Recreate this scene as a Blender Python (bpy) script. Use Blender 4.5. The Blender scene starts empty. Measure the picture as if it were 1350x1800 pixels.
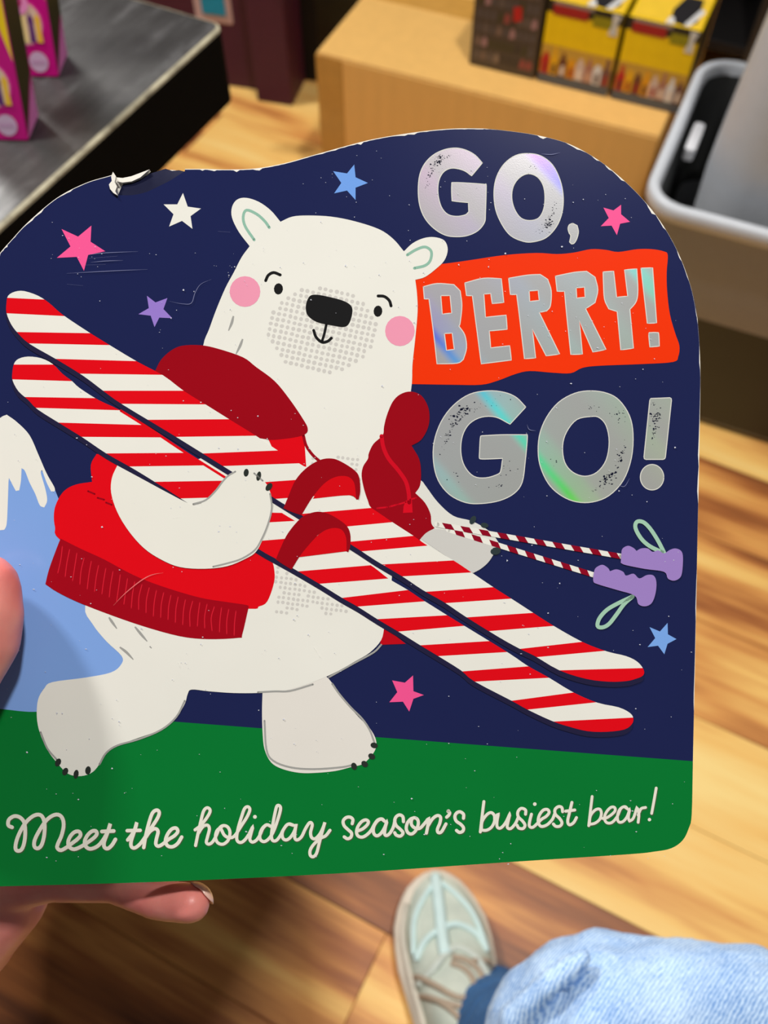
import bpy, bmesh, math, random
import numpy as np
from mathutils import Vector, Matrix
from mathutils.geometry import tessellate_polygon, delaunay_2d_cdt
random.seed(7)
SC = bpy.context.scene
COL = SC.collection
# ---------------------------------------------------------------- camera
F_PX, PITCH, CAM_H = 1600.0, math.radians(57), 1.05
CAM = Vector((0, 0, CAM_H))
FW = Vector((0, math.cos(PITCH), -math.sin(PITCH)))
UP = Vector((0, math.sin(PITCH), math.cos(PITCH)))
RT = Vector((1, 0, 0))
cd = bpy.data.cameras.new('camera'); cam = bpy.data.objects.new('camera', cd); COL.objects.link(cam)
cam.location = CAM; cam.rotation_euler = (math.pi / 2 - PITCH, 0, 0)
cd.sensor_fit = 'HORIZONTAL'; cd.sensor_width = 27.0; cd.lens = 27.0 * F_PX / 1350; cd.clip_start = .01
cd.dof.use_dof = True; cd.dof.focus_distance = .28; cd.dof.aperture_fstop = 12.0
SC.camera = cam
# ---------------------------------------------------------------- light
w = bpy.data.worlds.new('world'); SC.world = w; w.use_nodes = True
w.node_tree.nodes['Background'].inputs[0].default_value = (1.0, .95, .9, 1)
w.node_tree.nodes['Background'].inputs[1].default_value = .11
def area(name, loc, target, sx, sy, power, col=(1, .97, .93)):
    l = bpy.data.lights.new(name, 'AREA'); l.shape = 'RECTANGLE'; l.size = sx; l.size_y = sy
    l.energy = power; l.color = col
    o = bpy.data.objects.new(name, l); COL.objects.link(o); o.location = loc
    o.rotation_euler = (Vector(target) - Vector(loc)).to_track_quat('-Z', 'Y').to_euler()
area('ceiling_light', (.45, .30, 2.75), (-.05, .2, .7), .14, .14, 33)
area('ceiling_light', (-1.3, 1.35, 2.75), (-.05, .4, .7), .3, .3, 52)
area('ceiling_light', (-1.0, 3.4, 2.7), (-.3, 1, .6), 1.7, .7, 95)
SC.view_settings.view_transform = 'Standard'; SC.view_settings.look = 'None'
SC.view_settings.gamma = 1; SC.view_settings.use_curve_mapping = False
SC.view_settings.exposure = 0.0
# ---------------------------------------------------------------- helpers
def ray(u, v): return FW + RT * ((u - 675) / F_PX) + UP * ((900 - v) / F_PX)
def onz(u, v, z):                                  # where pixel (u,v) meets the horizontal plane z
    r = ray(u, v); return CAM + r * ((z - CAM_H) / r.z)
def atd(u, v, d): return CAM + ray(u, v) * d       # point at depth d
def lin(c):
    return tuple(((x / 255) / 12.92 if x / 255 <= .04045 else ((x / 255 + .055) / 1.055) ** 2.4) for x in c[:3]) + (1,)
class NT:
    def __init__(s, name):
        s.m = bpy.data.materials.new(name); s.m.use_nodes = True; s.t = s.m.node_tree
        s.b = s.t.nodes['Principled BSDF']
    def n(s, typ, **kw):
        nd = s.t.nodes.new(typ)
        for k, v in kw.items(): setattr(nd, k, v)
        return nd
    def l(s, a, b): s.t.links.new(a, b)
    def ramp(s, src, stops, interp='LINEAR'):
        r = s.n('ShaderNodeValToRGB'); r.color_ramp.interpolation = interp
        e = r.color_ramp.elements
        f4 = lambda c: c if len(c) == 4 else tuple(c) + (1,)
        e[0].position, e[0].color = stops[0][0], f4(stops[0][1]); e[1].position, e[1].color = stops[-1][0], f4(stops[-1][1])
        for p, c in stops[1:-1]: e.new(p).color = f4(c)
        s.l(src, r.inputs[0]); return r.outputs[0]
    def math(s, op, a, b=None, c=None):
        nd = s.n('ShaderNodeMath', operation=op)
        for i, x in enumerate((a, b, c)):
            if x is None: continue
            if isinstance(x, (int, float)): nd.inputs[i].default_value = x
            else: s.l(x, nd.inputs[i])
        return nd.outputs[0]
    def noise(s, vec, scale, detail=3, rough=.5):
        nd = s.n('ShaderNodeTexNoise'); nd.inputs['Scale'].default_value = scale
        nd.inputs['Detail'].default_value = detail; nd.inputs['Roughness'].default_value = rough
        if vec is not None: s.l(vec, nd.inputs['Vector'])
        return nd.outputs[0]
    def bump(s, h, strength, dist=.001):
        b = s.n('ShaderNodeBump'); b.inputs['Strength'].default_value = strength; b.inputs['Distance'].default_value = dist
        s.l(h, b.inputs['Height']); s.l(b.outputs[0], s.b.inputs['Normal'])
MATS = {}
def flat(rgb, rough=.5, spec=.5, metal=0, vary=.05, scale=60, name=None, coat=0):
    key = (tuple(rgb), rough, spec, metal, vary, coat)
    if key in MATS: return MATS[key]
    n = NT(name or 'paint'); c = lin(rgb)
    tc = n.n('ShaderNodeTexCoord')
    f = n.noise(tc.outputs['Object'], scale, 3)
    lo = tuple(x * (1 - vary) for x in c[:3]); hi = tuple(min(1, x * (1 + vary)) for x in c[:3])
    n.l(n.ramp(f, [(.3, lo), (.7, hi)]), n.b.inputs['Base Color'])
    n.b.inputs['Roughness'].default_value = rough; n.b.inputs['Specular IOR Level'].default_value = spec
    n.b.inputs['Metallic'].default_value = metal; n.b.inputs['Coat Weight'].default_value = coat
    n.b.inputs['Coat Roughness'].default_value = .25
    MATS[key] = n.m; return n.m
def obj(name, me, mat=None, parent=None, smooth=False):
    if isinstance(me, bmesh.types.BMesh):
        m = bpy.data.meshes.new(name); me.to_mesh(m); me.free(); me = m
    o = bpy.data.objects.new(name, me); COL.objects.link(o)
    if mat is not None and not me.materials:
        for x in (mat if isinstance(mat, (list, tuple)) else [mat]): me.materials.append(x)
    if parent is not None: o.parent = parent
    if smooth: me.polygons.foreach_set('use_smooth', [True] * len(me.polygons))
    return o
def tag(o, label, cat, group=None):
    o['label'] = label; o['category'] = cat
    if group: o['group'] = group
    return o
def empty(name, mat4=None):
    o = bpy.data.objects.new(name, None); COL.objects.link(o); o.empty_display_size = .05
    if mat4 is not None: o.matrix_world = mat4
    return o
def frame(loc, ang):                               # local frame at loc, x axis turned by ang about z
    return Matrix.Translation(loc) @ Matrix.Rotation(ang, 4, 'Z')
def add_box(bm, a, b, mi=0):
    x0, y0, z0 = a; x1, y1, z1 = b
    vs = [bm.verts.new(p) for p in ((x0,y0,z0),(x1,y0,z0),(x1,y1,z0),(x0,y1,z0),(x0,y0,z1),(x1,y0,z1),(x1,y1,z1),(x0,y1,z1))]
    for f in ((3,2,1,0),(4,5,6,7),(0,1,5,4),(1,2,6,5),(2,3,7,6),(3,0,4,7)):
        bm.faces.new([vs[i] for i in f]).material_index = mi
def bevel(bm, r, seg=2):
    bmesh.ops.bevel(bm, geom=bm.edges[:], offset=r, segments=seg, affect='EDGES', profile=.5); return bm
def box(a, b, r=0, seg=2):
    bm = bmesh.new(); add_box(bm, a, b)
    if r: bevel(bm, r, seg)
    return bm
def catmull(pts, closed=True, k=5, corner=55):
    n = len(pts); out = []
    def sharp(i):
        if not closed and (i == 0 or i == n - 1): return True
        a, b, c = Vector(pts[i - 1]), Vector(pts[i]), Vector(pts[(i + 1) % n])
        d1, d2 = b - a, c - b
        if d1.length < 1e-9 or d2.length < 1e-9: return True
        return math.degrees(d1.angle(d2)) > corner
    S = [sharp(i) for i in range(n)]
    for i in range(n if closed else n - 1):
        p1, p2 = Vector(pts[i]), Vector(pts[(i + 1) % n])
        p0 = Vector(pts[i - 1]) if not S[i] else p1 - (p2 - p1)
        j = (i + 1) % n
        p3 = Vector(pts[(i + 2) % n]) if not S[j] else p2 + (p2 - p1)
        for s in range(k):
            t = s / k
            q = .5 * ((2 * p1) + (p2 - p0) * t + (2 * p0 - 5 * p1 + 4 * p2 - p3) * t * t + (3 * p1 - p0 - 3 * p2 + p3) * t ** 3)
            out.append((q.x, q.y) if len(q) == 2 else tuple(q))
    if not closed: out.append(tuple(pts[-1]))
    return out
def add_poly(bm, loops, z, mi=0, z0=None):         # filled polygon (first loop outer, the rest holes), optional depth down to z0
    loops = [[Vector((p[0], p[1], z)) for p in lp] for lp in loops]
    flatv = [v for lp in loops for v in lp]
    bv = [bm.verts.new(v) for v in flatv]
    for tri in tessellate_polygon(loops):
        a, b, c = (flatv[i] for i in tri)
        if (b - a).cross(c - a).z < 0: tri = tri[::-1]
        if (b - a).cross(c - a).length < 1e-14: continue
        try: bm.faces.new([bv[i] for i in tri]).material_index = mi
        except ValueError: pass
    if z0 is not None:
        lo = [bm.verts.new((v.x, v.y, z0)) for v in flatv]; k = 0
        for lp in loops:
            n = len(lp)
            for i in range(n):
                j = (i + 1) % n
                try: bm.faces.new((bv[k + i], bv[k + j], lo[k + j], lo[k + i])).material_index = mi
                except ValueError: pass
            k += n
        bmesh.ops.recalc_face_normals(bm, faces=bm.faces[:])
def stroke_poly(bm, pts, w, z, mi=0, taper=None):   # ribbon with round ends along a centre line
    n = len(pts); L = []; R = []
    for i in range(n):
        a = Vector(pts[max(0, i - 1)][:2]); b = Vector(pts[min(n - 1, i + 1)][:2]); d = (b - a)
        if d.length < 1e-12: d = Vector((1, 0))
        d.normalize(); nn = Vector((-d.y, d.x)); ww = w / 2 * (taper(i / (n - 1)) if taper else 1)
        p = Vector(pts[i][:2]); L.append(bm.verts.new((*(p + nn * ww), z))); R.append(bm.verts.new((*(p - nn * ww), z)))
    for i in range(n - 1):
        f = bm.faces.new((L[i], R[i], R[i + 1], L[i + 1])); f.material_index = mi; f.normal_update()
        if f.normal.z < 0: f.normal_flip()
    if not taper:
        for p in (pts[0], pts[-1]): add_disc(bm, p[0], p[1], w / 2, w / 2, z, mi=mi)
def add_disc(bm, x, y, rx, ry, z, rot=0, n=14, mi=0):
    vs = [bm.verts.new((x + rx * math.cos(t) * math.cos(rot) - ry * math.sin(t) * math.sin(rot),
                        y + rx * math.cos(t) * math.sin(rot) + ry * math.sin(t) * math.cos(rot), z)) for t in [2 * math.pi * i / n for i in range(n)]]
    bm.faces.new(vs).material_index = mi
def clip(poly, band):                              # subject polygon against a convex band (Sutherland-Hodgman)
    area_ = sum(band[i][0] * band[(i + 1) % len(band)][1] - band[(i + 1) % len(band)][0] * band[i][1] for i in range(len(band)))
    if area_ < 0: band = band[::-1]
    out = list(poly)
    for i in range(len(band)):
        a, b = band[i], band[(i + 1) % len(band)]; inp, out = out, []
        side = lambda p: (b[0] - a[0]) * (p[1] - a[1]) - (b[1] - a[1]) * (p[0] - a[0])
        for j in range(len(inp)):
            p, q = inp[j - 1], inp[j]; sp, sq = side(p), side(q)
            if (sp >= 0) != (sq >= 0):
                t = sp / (sp - sq); out.append((p[0] + (q[0] - p[0]) * t, p[1] + (q[1] - p[1]) * t))
            if sq >= 0: out.append(q)
        if not out: return []
    return out
def rrect(hx, hy, r, n=6):
    out = []
    for cx, cy, a0 in ((hx - r, hy - r, 0), (-hx + r, hy - r, 90), (-hx + r, -hy + r, 180), (hx - r, -hy + r, 270)):
        for i in range(n + 1):
            t = math.radians(a0 + 90 * i / n); out.append((cx + r * math.cos(t), cy + r * math.sin(t)))
    return out
def loft(rings, cap0=True, cap1=True, mi=0, bm=None):
    bm = bm or bmesh.new(); R = [[bm.verts.new(p) for p in r] for r in rings]
    for a, b in zip(R, R[1:]):
        n = len(a)
        for i in range(n): bm.faces.new((a[i], a[(i + 1) % n], b[(i + 1) % n], b[i])).material_index = mi
    if cap0: bm.faces.new(R[0][::-1]).material_index = mi
    if cap1: bm.faces.new(R[-1]).material_index = mi
    return bm
def tube(bm, pts, r, n=8, mi=0):
    pts = [Vector(p) for p in pts]; rings = []
    prev = None
    for i, p in enumerate(pts):
        d = (pts[min(i + 1, len(pts) - 1)] - pts[max(i - 1, 0)]).normalized()
        a = d.orthogonal().normalized() if prev is None else (prev - d * prev.dot(d)).normalized()
        prev = a; b = d.cross(a); rr = r(i / (len(pts) - 1)) if callable(r) else r
        rings.append([p + (a * math.cos(t) + b * math.sin(t)) * rr for t in [2 * math.pi * k / n for k in range(n)]])
    return loft(rings, bm=bm, mi=mi)
def capsule(bm, a, b, ra, rb, seg=16):             # tapered round-ended limb segment
    a, b = Vector(a), Vector(b); d = b - a; L = d.length; q = d.to_track_quat('Z', 'Y').to_matrix().to_4x4()
    rings = []
    prof = [(-ra * math.cos(t), ra * math.sin(t)) for t in [math.radians(x) for x in (8, 30, 55, 80)]] + \
           [(L + rb * math.cos(t), rb * math.sin(t)) for t in [math.radians(x) for x in (85, 58, 30, 8)]]
    for z, r in prof: rings.append([a + (q @ Vector((r * math.cos(k), r * math.sin(k), z))) for k in [2 * math.pi * i / seg for i in range(seg)]])
    loft(rings, bm=bm)
def chain(bm, pts, seg=16):                        # pts: [(Vector, radius)]
    for (a, ra), (b, rb) in zip(pts, pts[1:]): capsule(bm, a, b, ra, rb, seg)
def organic(name, bm, mat, parent, voxel, smooth=6, disp=None):
    o = obj(name, bm, mat, parent)
    m = o.modifiers.new('remesh', 'REMESH'); m.mode = 'VOXEL'; m.voxel_size = voxel; m.use_smooth_shade = True
    m = o.modifiers.new('smooth', 'SMOOTH'); m.factor = .5; m.iterations = smooth
    if disp:
        for sc_, st in disp:
            t = bpy.data.textures.new(name, 'CLOUDS'); t.noise_scale = sc_
            m = o.modifiers.new('folds', 'DISPLACE'); m.texture = t; m.strength = st; m.texture_coords = 'LOCAL'
    return o
# ---------------------------------------------------------------- floor: planks laid diagonally
DIR = math.radians(-27)
def wood_mat():
    n = NT('plank_wood'); tc = n.n('ShaderNodeTexCoord'); oi = n.n('ShaderNodeObjectInfo')
    mp = n.n('ShaderNodeMapping'); n.l(tc.outputs['Object'], mp.inputs[0]); mp.inputs['Scale'].default_value = (1.1, 9, 1)
    off = n.n('ShaderNodeVectorMath', operation='SCALE'); off.inputs[0].default_value = (37, 91, 13); sc_ = n.n('ShaderNodeSeparateColor'); n.l(oi.outputs['Color'], sc_.inputs[0]); n.l(sc_.outputs[1], off.inputs['Scale'])
    add = n.n('ShaderNodeVectorMath', operation='ADD'); n.l(mp.outputs[0], add.inputs[0]); n.l(off.outputs[0], add.inputs[1])
    big = n.noise(add.outputs[0], 1.7, 4, .55)
    mp2 = n.n('ShaderNodeMapping'); n.l(add.outputs[0], mp2.inputs[0]); mp2.inputs['Scale'].default_value = (1, 5, 1)
    fine = n.noise(mp2.outputs[0], 5, 6, .65)
    v = n.math('ADD', n.math('MULTIPLY', big, .95), n.math('MULTIPLY', sc_.outputs[0], .34))
    v = n.math('ADD', v, n.math('MULTIPLY', fine, .16))
    c1 = n.ramp(v, [(.40, lin((254, 220, 140))), (.58, lin((248, 198, 112))), (.69, lin((222, 154, 82))), (.79, lin((172, 104, 54))), (.92, lin((104, 58, 34)))])
    n.l(c1, n.b.inputs['Base Color']); n.b.inputs['Roughness'].default_value = .42; n.b.inputs['Specular IOR Level'].default_value = .35
    n.bump(fine, .12, .0006); return n.m
WOOD = wood_mat()
bm = box((-3.2, -1.6, -.03), (3.6, 3.9, -.0045))
floor = obj('floor', bm, flat((60, 40, 26), .8, .2, name='joint_filler')); floor['kind'] = 'structure'
PW, PL = .127, .92
pm = box((0.0003, .0003, -.0045), (PL - .0003, PW - .0003, 0), .0005, 1)
pmesh = bpy.data.meshes.new('plank'); pm.to_mesh(pmesh); pm.free(); pmesh.materials.append(WOOD)
R = Matrix.Rotation(DIR, 4, 'Z'); cnt = 0; R = Matrix.Translation(onz(1050, 1592, 0)) @ R
TONE = [(R.inverted() @ onz(u, v, 0), t) for u, v, t in ((1290,1330,0),(1290,930,.6),(1290,1110,.4),(1290,800,.05),(1250,1590,0),(960,1640,1),(600,1600,.4),(500,1720,.45),(200,1700,.85),(380,270,0),(480,230,.35),(450,190,.25))]
for r_ in range(-14, 30):
    offs = random.random() * PL
    for c_ in range(-5, 6):
        p = R @ Vector((c_ * PL + offs, r_ * PW, 0)); q = R @ Vector((c_ * PL + offs + PL / 2, r_ * PW + PW / 2, 0))
        if -1.25 < q.x < 1.75 and -.65 < q.y < 2.75:
            o = obj('plank', pmesh, None, floor); o.matrix_world = R @ Matrix.Translation((c_ * PL + offs, r_ * PW, 0)); cnt += 1
            tn = random.random() ** 1.3 * .8
            for q_, t_ in TONE:
                if 0 <= q_.x - c_ * PL - offs < PL and 0 <= q_.y - r_ * PW < PW: tn = t_
            o.color = (tn, random.random(), 0, 1)
print('planks', cnt)
bm = box((-3.2, 3.9, -.03), (3.6, 4.0, 2.8))
wall = obj('wall_back', bm, flat((96, 88, 84), .9, .2, name='wall_paint')); wall['kind'] = 'structure'

# ---------------------------------------------------------------- picture book
D = .28; S = D / F_PX; BO = (585, 1560)
Mb = Matrix((RT, UP, -FW)).transposed().to_4x4(); Mb.translation = atd(BO[0], BO[1], D)
book = empty('picture_book', Mb)
tag(book, 'navy and green board picture book with a skiing polar bear, held up in a hand', 'book')
def L(u, v): return ((u - BO[0]) * S, (BO[1] - v) * S)
def Z(pts, o=(0, 0), s=1.0): return [(o[0] + p[0] / s, o[1] + p[1] / s) for p in pts]    # zoomed tracing -> photo pixels
LAY = 2.2e-5
def gloss(rgb, rough=.18, vary=.02): return flat(rgb, rough, .3, 0, vary, 25, 'printed_board')
def prt(name, loops, rgb, lev, parent=None, smooth=True, corner=55, mat=None, label=None):
    """one printed shape: outline(s) in photo pixels laid on the cover"""
    bm = bmesh.new(); lp = []
    for l in loops:
        if smooth: l = catmull(l, True, 4, corner)
        lp.append([L(*p) for p in l])
    add_poly(bm, lp, lev * LAY); o = obj(name, bm, mat or gloss(rgb), parent or book)
    if label: o['label'] = label
    return o
def line(name, strokes, w, rgb, lev, parent=None, taper=None, mat=None, smooth=True, label=None, joined=False):
    bm = bmesh.new(); first = None
    for k, st in enumerate(strokes):
        if smooth and len(st) > 2: st = catmull(st, False, 4, 100)
        stroke_poly(bm, [L(*p) for p in st], w * S, lev * LAY, taper=taper)
        if joined and k == len(strokes) - 1:        # crossing strokes become one flat sheet
            bmesh.ops.triangulate(bm, faces=bm.faces[:]); vs = [v.co.xy * 1000 for v in bm.verts]; bm.verts.index_update(); fs = []
            for f in bm.faces:
                i_ = [v.index for v in f.verts]; ar = (vs[i_[1]] - vs[i_[0]]).cross(vs[i_[2]] - vs[i_[0]])
                if abs(ar) > 1e-5: fs.append(i_ if ar > 0 else i_[::-1])
            bm.free()
            cv, _, cf, _, _, of = delaunay_2d_cdt(vs, [], fs, 0, 1e-5); cen = np.array([[sum(cv[i].x for i in f) / 3, sum(cv[i].y for i in f) / 3] for f in cf])[:, None]
            T = np.array([[tuple(vs[i]) for i in f] for f in fs])[None]; cr = lambda a, b: (b[..., 0] - a[..., 0]) * (cen[..., 1] - a[..., 1]) - (b[..., 1] - a[..., 1]) * (cen[..., 0] - a[..., 0])
            ins = ((cr(T[:, :, 0], T[:, :, 1]) > -1e-7) & (cr(T[:, :, 1], T[:, :, 2]) > -1e-7) & (cr(T[:, :, 2], T[:, :, 0]) > -1e-7)).any(axis=1)
            cf = [f for f, g in zip(cf, ins) if g]; bm = bmesh.new(); nv = [bm.verts.new((v.x / 1000, v.y / 1000, lev * LAY)) for v in cv]
            for f in cf:
                f = bm.faces.new([nv[i] for i in f]); f.normal_update()
                if f.normal.z < 0: f.normal_flip()
        if not joined or k == len(strokes) - 1:
            o = obj(name, bm, mat or gloss(rgb), parent or book); bm = bmesh.new()
            if label: o['label'] = label
            first = first or o
    return first
def discs(name, ds, rgb, lev, parent=None):
    bm = bmesh.new()
    for d in ds:
        x, y = L(d[0], d[1]); add_disc(bm, x, y, d[2] * S, d[3] * S, lev * LAY, -math.radians(d[4]) if len(d) > 4 else 0, 20 if d[2] > 8 else 12)
    o = obj(name, bm, gloss(rgb), parent or book)
    if len(ds) > 6: o['kind'] = 'stuff'
    return o
NAVY = (27, 34, 78); WHITE = (232, 231, 222); RED = (222, 6, 22); DRED = (152, 4, 22)
top = [(1218,1340),(1221,1200),(1225,1000),(1229,800),(1231,650),(1226,560),(1213,500),(1190,440),(1160,388),(1125,345),(1085,307),(1045,277),(1000,253),(950,239),(900,231),(850,226),(800,226),(750,230),(700,237),(650,246),(600,259),(550,273),(500,287),(450,296),(400,298),(360,297),(325,297)]
tearT = [(310,294),(290,293),(270,298),(250,303),(232,310),(205,312)]
tearB = [(325,301),(312,309),(298,318),(278,328),(256,338),(232,343),(207,343),(203,328)]
left = [(196,308),(150,322),(100,348),(50,390),(20,422),(0,445),(-25,482),(-42,530),(-52,590),(-56,660),(-57,1000),(-57,1540),(-50,1556),(-35,1559)]
bot = [(0,1558),(280,1550),(600,1535),(900,1515),(1100,1502),(1150,1497),(1180,1491),(1200,1477),(1211,1455),(1216,1430)]
cover = top + tearB + left + bot
bm = bmesh.new(); add_poly(bm, [[L(*p) for p in catmull(cover, True, 4, 40)]], 0, z0=-.0022)
cov = obj('cover', bm, gloss(NAVY), book); cov['label'] = 'navy blue laminated front cover'
pages = top + tearT + left + bot
ins = []
for x, y in catmull(pages, True, 3, 40):
    ins.append(L(x + (600 - x) * .0015, y + (900 - y) * .0015))
PAGE = flat((236, 232, 222), .7, .3, name='page_board')
z = -.0023
for i in range(5):
    bm = bmesh.new(); add_poly(bm, [ins], z, z0=z - .0017); add_poly(bm, [ins[::-1]], z - .0017); z -= .0018
    obj('page', bm, PAGE, book)
bm = bmesh.new(); cl = [L(*p) for p in catmull(pages, True, 3, 40)]; add_poly(bm, [cl], z, z0=z - .002); add_poly(bm, [cl[::-1]], z - .002)
obj('back_cover', bm, gloss(NAVY), book)
bm = box(((-57 - 585) * S - .0015, (1560 - 1540) * S, z - .002), ((-57 - 585) * S, (1560 - 620) * S, 0), .0007)
obj('spine', bm, gloss(NAVY), book)
# pushed-in, torn bit of the board at the upper left
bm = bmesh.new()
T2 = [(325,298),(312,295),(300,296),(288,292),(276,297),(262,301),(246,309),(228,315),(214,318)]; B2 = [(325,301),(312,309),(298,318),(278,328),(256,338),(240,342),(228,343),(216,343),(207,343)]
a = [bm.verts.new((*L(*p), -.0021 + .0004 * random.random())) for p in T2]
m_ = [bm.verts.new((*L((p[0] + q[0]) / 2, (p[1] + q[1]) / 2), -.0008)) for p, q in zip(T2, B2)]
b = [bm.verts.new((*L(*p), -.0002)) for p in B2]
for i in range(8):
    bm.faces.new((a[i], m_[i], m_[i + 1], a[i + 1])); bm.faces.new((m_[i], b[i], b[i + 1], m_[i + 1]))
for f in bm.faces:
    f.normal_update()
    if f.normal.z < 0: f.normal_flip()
o = obj('torn_flap', bm, flat((15, 18, 46), .75, .1, name='printed_board'), book, True); o['label'] = 'creased and pushed-in strip of cover'  # same navy board as the cover, darkened in colour for the shade
bm = bmesh.new()
pts = [(200,304),(205,312),(203,322),(207,330),(204,338),(208,345),(201,341),(195,334),(193,326),(198,320),(197,312)]
add_poly(bm, [[L(*p) for p in pts]], .0009, z0=-.0003)
obj('torn_paper', bm, PAGE, book)
bm = bmesh.new(); tt = [L(*p) for p in [(203,311),(215,312),(230,309),(246,303),(262,297),(246,311),(231,318),(215,320),(205,318)]]
add_poly(bm, [tt], -.0004, z0=-.0022); o = obj('torn_paper', bm, PAGE, book); o['label'] = 'bare white board along the tear'
# worn white rim where the lamination has rubbed off
def rim(pts, base, amp, seed, thr=0):
    rnd = random.Random(seed); pts = catmull(pts, False, 9, 170); bm = bmesh.new(); outer = []; inner = []
    n = len(pts); wv = base
    for i, p in enumerate(pts):
        a = Vector(pts[max(0, i - 1)]); b = Vector(pts[min(n - 1, i + 1)]); d = (b - a).normalized(); nn = Vector((-d.y, d.x))
        c = Vector(p); 
        if (Vector((600, 900)) - c).dot(nn) < 0: nn = -nn
        wv = max(thr, base + (rnd.random() ** 4) * amp if rnd.random() < .4 else wv * .75)
        outer.append(bm.verts.new((*L(*c), .8 * LAY))); inner.append(bm.verts.new((*L(*(c + nn * wv)), .8 * LAY)))
    for i in range(n - 1):
        f = bm.faces.new((outer[i], outer[i + 1], inner[i + 1], inner[i])); f.normal_update()
        if f.normal.z < 0: f.normal_flip()
    obj('worn_edge', bm, PAGE, book)
rim(top[5:16], .2, 4.6, 3, .2); rim(top[15:], 1.4, 3.2, 4, 1.2); rim(left[:8], 1.0, 2.4, 5, 1.0); rim(top[:6], .1, 2.6, 6, .1); rim(bot[:9], .05, 3.2, 8, 0.05)
# --- scenery printed on the cover
hill = [(-57,1241),(0,1245),(300,1268),(600,1291),(900,1314),(1217.5,1338)] + bot[::-1] + [(-35,1558.5),(-50,1555),(-56.5,1540)]
prt('green_hill', [hill], (4, 118, 48), 1, corner=30, label='green hill across the foot of the cover')
mtn = prt('blue_mountain', [[(-57,800),(40,790),(97,862),(150,1000),(225,1060),(240,1150),(214,1180),(150,1235),(70,1251),(0,1246),(-57,1241)]], (126, 164, 226), 2)
prt('snow_cap', [[(-57,790),(-30,762),(0,735),(12,729),(30,742),(52,765),(68,800),(82,832),(95,855),(97,863),(90,864),(82,848),(74,826),(72,832),(80,860),(83,880),(78,892),(70,888),(62,868),(52,848),(44,828),(38,823),(37,845),(34,862),(28,863),(22,852),(16,840),(15,850),(14,880),(12,920),(8,931),(0,932),(-57,936)]], WHITE, 3, mtn)
z3 = lambda p: Z(p, (0, 0), 3); z4 = lambda p: Z(p, (0, 600), 3); z5 = lambda p: Z(p, (450, 600), 3); z6 = lambda p: Z(p, (900, 600), 3); zb = lambda p: Z(p, (450, 1200), 3); za = lambda p: Z(p, (0, 1200), 3)
zh = lambda p: Z(p, (380, 330), 3.2143)
for pts, c in ((z3([(325,1208),(412,1248),(482,1190),(478,1275),(555,1325),(465,1345),(443,1428),(405,1355),(300,1360),(372,1300)]), (243, 88, 150)),
               (z3([(965,1018),(990,1090),(1060,1100),(1005,1140),(1015,1207),(960,1165),(892,1195),(915,1130),(863,1078),(935,1078)]), WHITE),
               (z3([(775,1560),(820,1595),(883,1572),(862,1630),(908,1678),(840,1675),(815,1725),(795,1665),(730,1657),(785,1625)]), (150, 122, 205)),
               (Z([(407,903),(480,915),(518,868),(525,935),(590,965),(525,990),(525,1055),(480,1005),(412,1020),(450,965)], (450, 0), 3), (112, 160, 232)),
               (Z([(482,1095),(535,1110),(575,1080),(575,1130),(622,1170),(570,1180),(553,1240),(525,1190),(468,1193),(510,1150)], (900, 0), 3), (243, 88, 150)),
               (z6([(725,1507),(780,1530),(820,1485),(822,1545),(867,1570),(820,1595),(803,1650),(770,1605),(715,1612),(755,1565)]), (120, 166, 232)),
               (zb([(828,-38),(830,45),(885,65),(830,85),(808,152),(775,100),(703,103),(745,50),(718,-12),(785,0)]), (240, 84, 146))):
    o = prt('star', [pts], c, 2, smooth=False)
    o['label'] = {(243,88,150):'pink star',(240,84,146):'pink star',(150,122,205):'purple star'}.get(c, 'white star' if c == WHITE else 'light blue star')
banner = prt('title_banner', [Z([(-20,110),(170,90),(280,75),(450,50),(600,40),(700,45),(780,38),(860,22),(930,25),(990,35),(1080,22),(1150,22),(1205,32),(1225,50),(1220,130),(1222,220),(1235,330),(1260,420),(1280,480),(1275,530),(1250,557),(1100,567),(900,575),(820,585),(765,610),(680,608),(570,600),(500,615),(420,645),(340,665),(200,665),(12,662),(-20,662)], (720, 430), 2.7)], (238, 52, 4), 2, label='wavy orange banner')
# --- polar bear
body = [(439,433),(420,408),(408,383),(408,364),(417,351),(433,348),(455,355),(476,370),(493,390),(514,381),(542,379),(582,381),(623,389),(666,403),(691,420),(710,442),(725,428),(744,419),(763,417),(781,423),(787,439),(781,458),(766,473),(747,487),(730,492),(733,517),(734,548),(730,594),(725,641),(722,690),(700,800),(700,900),(690,1000),(685,1060),(676,1100),(670,1125),(650,1147),(623,1163),(593,1180),(560,1195),(520,1209),(493,1215),(453,1218),(410,1218),(367,1215),(337,1212),(330,1220),(325,1237),(310,1260),(283,1282),(243,1297),(207,1310),(187,1323),(177,1340),(163,1357),(143,1364),(120,1360),(100,1340),(83,1317),(70,1287),(65,1260),(67,1230),(78,1210),(92,1199),(150,1191),(195,1182),(213,1168),(214,1153),(187,1127),(163,1097),(150,1065),(180,1000),(220,900),(300,830),(420,780),(360,640),(358,605),(368,578),(380,545),(396,507),(411,479),(425,452)]
leg2 = zb([(35,40),(32,150),(35,260),(45,350),(80,420),(140,455),(230,475),(320,475),(420,465),(500,445),(560,430),(600,395),(630,350),(632,300),(600,240),(540,180),(480,110),(430,40),(400,0),(350,-40),(200,-40)])
bear = prt('polar_bear', [body], WHITE, 5, corner=60, label='white polar bear printed walking with skis under its arm')
prt('bear_leg', [leg2], (226, 222, 214), 4, bear)
GREY = (160, 160, 156)
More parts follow.
